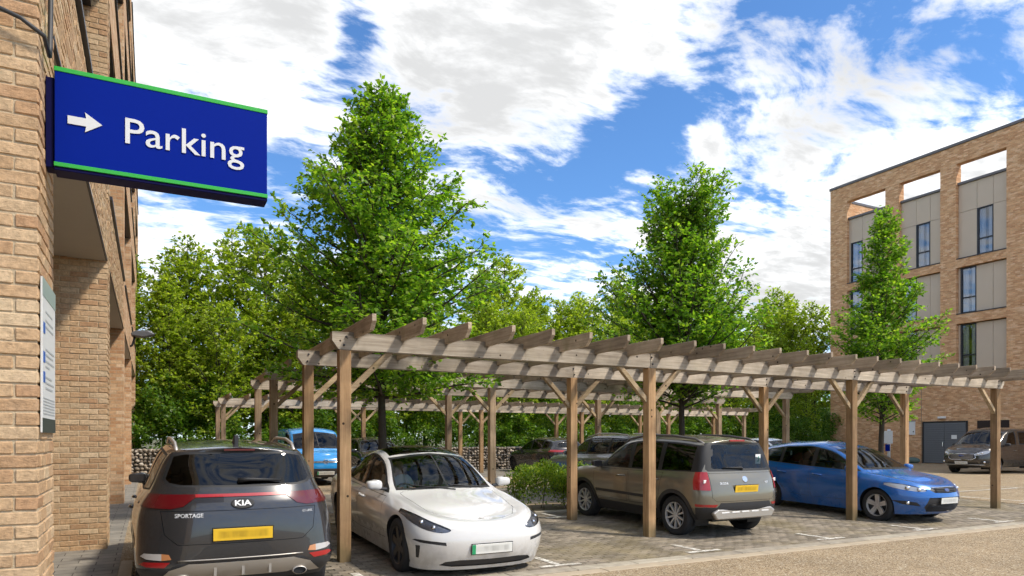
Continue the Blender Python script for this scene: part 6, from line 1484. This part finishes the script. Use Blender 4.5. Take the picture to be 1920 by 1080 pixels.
# ---------------- vans
def van(root, pv, L=4.97, W=.985, kz=1.0, detail=True, plate=None, gd=M['glass_side']):
    Z = lambda a: [(u, z * kz) for u, z in a]
    w = W / .985; Y = lambda a: [(u, y * w) for u, y in a]; T = L - 4.97
    rows = [R0(.16, L - .05, Z([(0, .29), (L, .30)]), Y([(0, .86), (L, .86)]), .6, 2.6, .22, 4),
            R0(.03, L - .01, Z([(0, .45), (L, .45)]), Y([(0, .94), (1, .96), (L, .96)]), .65, 2.6, .24, 4),
            R0(0, L, Z([(0, .68), (L, .70)]), Y([(0, .95), (1, .985), (L, .985)]), .7, 2.6, .25, 4),
            R0(.05, L - .01, Z([(0, .88), (.9, 1.02), (L, 1.05)]), Y([(0, .92), (1, .97), (L, .975)]), .7, 2.5, .25, 4),
            R0(.13, L - .03, Z([(.1, .98), (.6, 1.10), (1.1, 1.18), (2, 1.2), (L, 1.2)]), Y([(0, .80), (.8, .88), (1.3, .94), (2, .955), (L, .95)]), .62, 2.5, .22, 4)] + rows7(.42, L - .1, .4, .14, 2.6, 4.0)
    c = Car('van', L, rows, Z([(.13, .985), (.4, 1.075), (.75, 1.17), (.92, 1.245), (1.62, 1.78), (1.92, 1.92), (2.5, 1.97), (L - .1, 1.96)]), Y([(.4, .70), (.85, .80), (1.1, .875), (1.8, .80), (L - .2, .79)]), 2.9, b5=.12, drop5=((0, .03), (1, .05), (2, .09), (5, .09)))
    c.root = root; wp = ws_poly(c, 1.08, 1.80, .92, 1.68, .04)
    def mid(u): return float(c.zf[4](u)) + .03, float(c.zf[5](u)) - .09
    pane = lambda a, b: [(a, mid(a)[0]), (b, mid(b)[0]), (b, mid(b)[1]), (a, mid(a)[1])]
    G1 = [(1.15, mid(1.2)[0] - .01), (2.34, mid(2.3)[0] - .02), (2.34, mid(2.3)[1] + .03), (1.86, mid(1.86)[1] + .02), (1.5, mid(1.5)[1] + .02)]
    sg_ = [(M['black'], G1, [([(1.55, mid(1.5)[0]), (2.28, mid(2.3)[0]), (2.28, mid(2.3)[1]), (1.9, mid(1.9)[1])], gd)], 'side_window')]
    if detail: sg_.append((M['black'], [(2.55, mid(3)[0]), (3.55, mid(3)[0]), (3.55, mid(3)[1]), (2.55, mid(3)[1])], [([(2.6, mid(3)[0] + .04), (3.5, mid(3)[0] + .04), (3.5, mid(3)[1] - .04), (2.6, mid(3)[1] - .04)], M['glass_dark'])], 'side_window'))
    a0, a1 = (1.0, 3.93) if detail else (.88, L - .85)
    sp = dict(paint=pv, axles=(a0, a1), R=.335, arch=.375, track=.84 * w, side_glass=sg_, screens=[('front', wp, inset(wp, .03), M['glass_clear'], 'windscreen')],
              doors=[[(1.22, .42), (2.36, .40), (2.38, 1.16 * kz), (1.30, 1.13 * kz)]], handle_u=HU, handle_z=lambda u: .98 * kz, mirror=(1.45, 1.22 * kz, .97 * w), mirror_mat=M['plastic'],
              cabin_x=(L / 2 - 1.45, L / 2 - 3.3), belt=1.17 * kz, floor=.5, rim_r=.22, rim_mat=M['alloy'] if detail else M['alloy_dark'], style=(5, .26, .9, .1), plates=[('front', 0.0, .47 if detail else .40, M['plate_w'], plate)], zb=.26)
    if detail:
        sp['cuts'] = [lambda c: lamp(c, smooth_poly([(.46, .83), (.56, .76), (.88, .84), (.95, .98), (.84, 1.0), (.66, .94)], 1), 'front', 'headlight', M['lamp_white'], M['lens'], .014, ((.74, .88, .05), (.62, .84, .045))),
                      piece([(-.01, .60), (.42, .60), (.55, .68), (.50, .82), (-.01, .84)], 'front', 'grille', M['plastic'], -.012),
                      piece([(-.01, .30), (.60, .30), (.66, .40), (.60, .50), (-.01, .50)], 'front', 'lower_intake', M['plastic'], -.01),
                      piece([(.66, .42), (.90, .46), (.94, .55), (.72, .56)], 'front', 'fog_recess', M['plastic'], -.006, 'two')]
    else:
        sp['cuts'] = [lambda c: lamp(c, smooth_poly([(.50, .80), (.56, .70), (.80, .72), (.86, .86), (.74, .88)], 1), 'front', 'headlight', M['lamp_white'], M['lens'], .014, ((.70, .79, .05),)),
                      piece([(-.01, .70), (.50, .71), (.50, .76), (-.01, .78)], 'front', 'grille', M['plastic'], -.01),
                      piece([(-.01, .20), (1.0, .20), (1.0, .44), (.85, .54), (-.01, .54)], 'front', 'front_bumper', M['plastic'], .004)]
    sp['panels'] = [('top', [(.24, -.02), (.26, .40), (.45, .62), (.85, .76), (.95, .6), (.85, -.02)], 'bonnet', lambda q: q.z < 1.2 * kz)]
    finish_car(c, sp)
    if detail:
        badge(c, 'front', 0.0, .77, '', .05, M['chrome'], ring=(.11, .045), ring_mat=plain('badge_blue2', (.03, .06, .22), .2))
        slats(c, 'front', 0, .46, .61, .82, 4, M['silver_trim'], r=.009)
        pts = [(y, z) for y, z in ((0, .595), (.42, .595), (.555, .68), (.50, .83), (0, .848))]; P = [c.hit('front', *p)[0] for p in pts]
        MB().tube([(p.x + .004, p.y, p.z) for p in P] + [(p.x + .004, -p.y, p.z) for p in P[::-1]], .014, 6).build('grille_frame', M['chrome'], root, smooth=True)
        for sg in (1, -1): h, _ = c.hit('front', .81, .5); MB().ball((h.x, sg * .81, .5), .05, 12, 8).build('fog_lamp', M['chrome'], root, smooth=True)
        MB().tube([(c.hit('front', abs(y), .40)[0].x + .006, y, .385) for y in np.linspace(-.8, .8, 13)], .018, 6).build('bumper_trim', M['silver_trim'], root, smooth=True)
    else:
        slats(c, 'front', 0, .44, .715, .765, 2, M['chrome'], r=.008)
        h, n = c.hit('front', 0, .75); 
        rg_ = MB().tube([(h.x + .012, .075 * math.cos(t), .75 + .075 * math.sin(t)) for t in np.linspace(0, 2 * math.pi, 21)], .009, 5).tube([(h.x + .012, -.058, .795), (h.x + .012, -.02, .69), (h.x + .012, 0, .75), (h.x + .012, .02, .69), (h.x + .012, .058, .795)], .008, 5).build('badge', M['chrome'], root)
    for y0, y1 in ((.62, .05), (0.0, -.6)):
        a = c.hit('front', abs(y0), 1.27 * kz)[0]; b = c.hit('front', abs(y1), 1.30 * kz)[0]; MB().tube([(a.x + .02, y0, a.z), (b.x + .02, y1, b.z)], .01, 5).build('wiper', M['black'], root)
    return c
van(car_root('parked_van', 32.8, 17.25, R(180), 'dark grey van with chrome edged grille in front of the shutter doors', 4.97, cat='van'), paint('paint_magnetic', (0.055, 0.050, 0.046), .25, metal=.5), gd=M['glass_dark'])
van(car_root('parked_van', 4.75, 23.6, R(-90), 'bright blue small van facing the camera beyond the grey SUV', 4.45, cat='van'), paint('paint_sky_blue', (0.01, 0.24, 0.60), .25), 4.45, .90, .92, False, True)

# ------------------------------------------------------------------ driver in the white saloon
def skin_person(parent, loc, rz):
    V = []; E = []; Rd = []
    def v(p, r, link_=None):
        V.append(p); Rd.append(r); i = len(V) - 1
        if link_ is not None: E.append((link_, i))
        return i
    pel = v((0, 0, .10), (.15, .12)); w = v((-.04, 0, .26), (.145, .11), pel); ch = v((-.08, 0, .46), (.165, .12), w); nb_ = v((-.09, 0, .58), (.085, .08), ch)
    nk = v((-.075, 0, .64), (.055, .055), nb_); hd = v((-.045, 0, .72), (.078, .085), nk); ht = v((-.05, 0, .81), (.075, .088), hd)
    ns = v((.038, 0, .745), (.014, .018), hd)
    for s in (1, -1):
        sh = v((-.09, s * .17, .54), (.065, .06), nb_); el = v((.05, s * .23, .32), (.045, .042), sh); wr = v((.26, s * .12, .36), (.03, .028), el); hn = v((.33, s * .10, .40), (.036, .02), wr)
        for k in range(4): a = v((.37, s * (.075 + .016 * k), .425), (.010, .010), hn); v((.385, s * (.075 + .016 * k), .40 - .004 * k), (.008, .008), a)
        a = v((.33, s * .06, .425), (.011, .011), hn); v((.36, s * .045, .435), (.009, .009), a)
        hp = v((.10, s * .09, .09), (.085, .08), pel); kn = v((.46, s * .13, .17), (.062, .062), hp); an = v((.66, s * .12, -.18), (.042, .042), kn); v((.80, s * .12, -.20), (.04, .03), an)
    me = bpy.data.meshes.new('person'); me.from_pydata(V, E, []); o = bpy.data.objects.new('tmp', me); COL.objects.link(o)
    md = o.modifiers.new('s', 'SKIN'); ss = o.modifiers.new('d', 'SUBSURF'); ss.levels = 2; ss.render_levels = 2
    for i, r in enumerate(Rd): me.skin_vertices[0].data[i].radius = r
    me.skin_vertices[0].data[0].use_root = True
    dg = bpy.context.evaluated_depsgraph_get(); body = bpy.data.meshes.new_from_object(o.evaluated_get(dg)); bpy.data.objects.remove(o)
    body.polygons.foreach_set('use_smooth', [True] * len(body.polygons))
    skin = plain('skin', (.46, .27, .19), .55); shirt = plain('pale_shirt', (.50, .56, .60), .8); trou = plain('dark_trousers', (.03, .03, .04), .85); hair = plain('dark_hair', (.018, .013, .010), .7)
    root = link('person', body, None); body.materials.clear()
    for m_ in (skin, shirt, trou): body.materials.append(m_)
    for p in body.polygons:
        c = p.center; p.material_index = 0
        if c.z < .59 and c.x < .22: p.material_index = 1
        if c.z < .22 and not (abs(c.y) > .17 and c.z > .25): p.material_index = 2
    root.location = loc; root.rotation_euler = (0, 0, rz)
    hm = MB().ball((-.062, 0, .80), (.092, .088, .075), 16, 10); hm.v = [(x, y, max(z, .77 if x > -.03 else .72)) for x, y, z in hm.v]; hm.build('hair', hair, root, smooth=True)
    for s in (1, -1):
        MB().ball((.022, s * .03, .765), (.010, .012, .007), 8, 6).build('eye', plain('eye', (.05, .04, .04), .2), root, smooth=True)
        MB().ball((-.05, s * .083, .745), (.02, .010, .03), 8, 6).build('ear', skin, root, smooth=True)
    MB().box(.018, .036, -.024, .024, .703, .710).build('mouth', plain('lips', (.32, .13, .11), .5), root, bevel=.003)
    tag(root, 'person in a pale shirt sitting at the wheel of the white saloon', 'person'); return root
_tr = tesla.root
person_x = 4.69 / 2 - 2.38          # local seat position in the saloon, right hand side
hx, hy = _tr.location.x, _tr.location.y
skin_person(None, (hx - .36, hy - (person_x + .02), _tr.location.z + .47), R(-90))
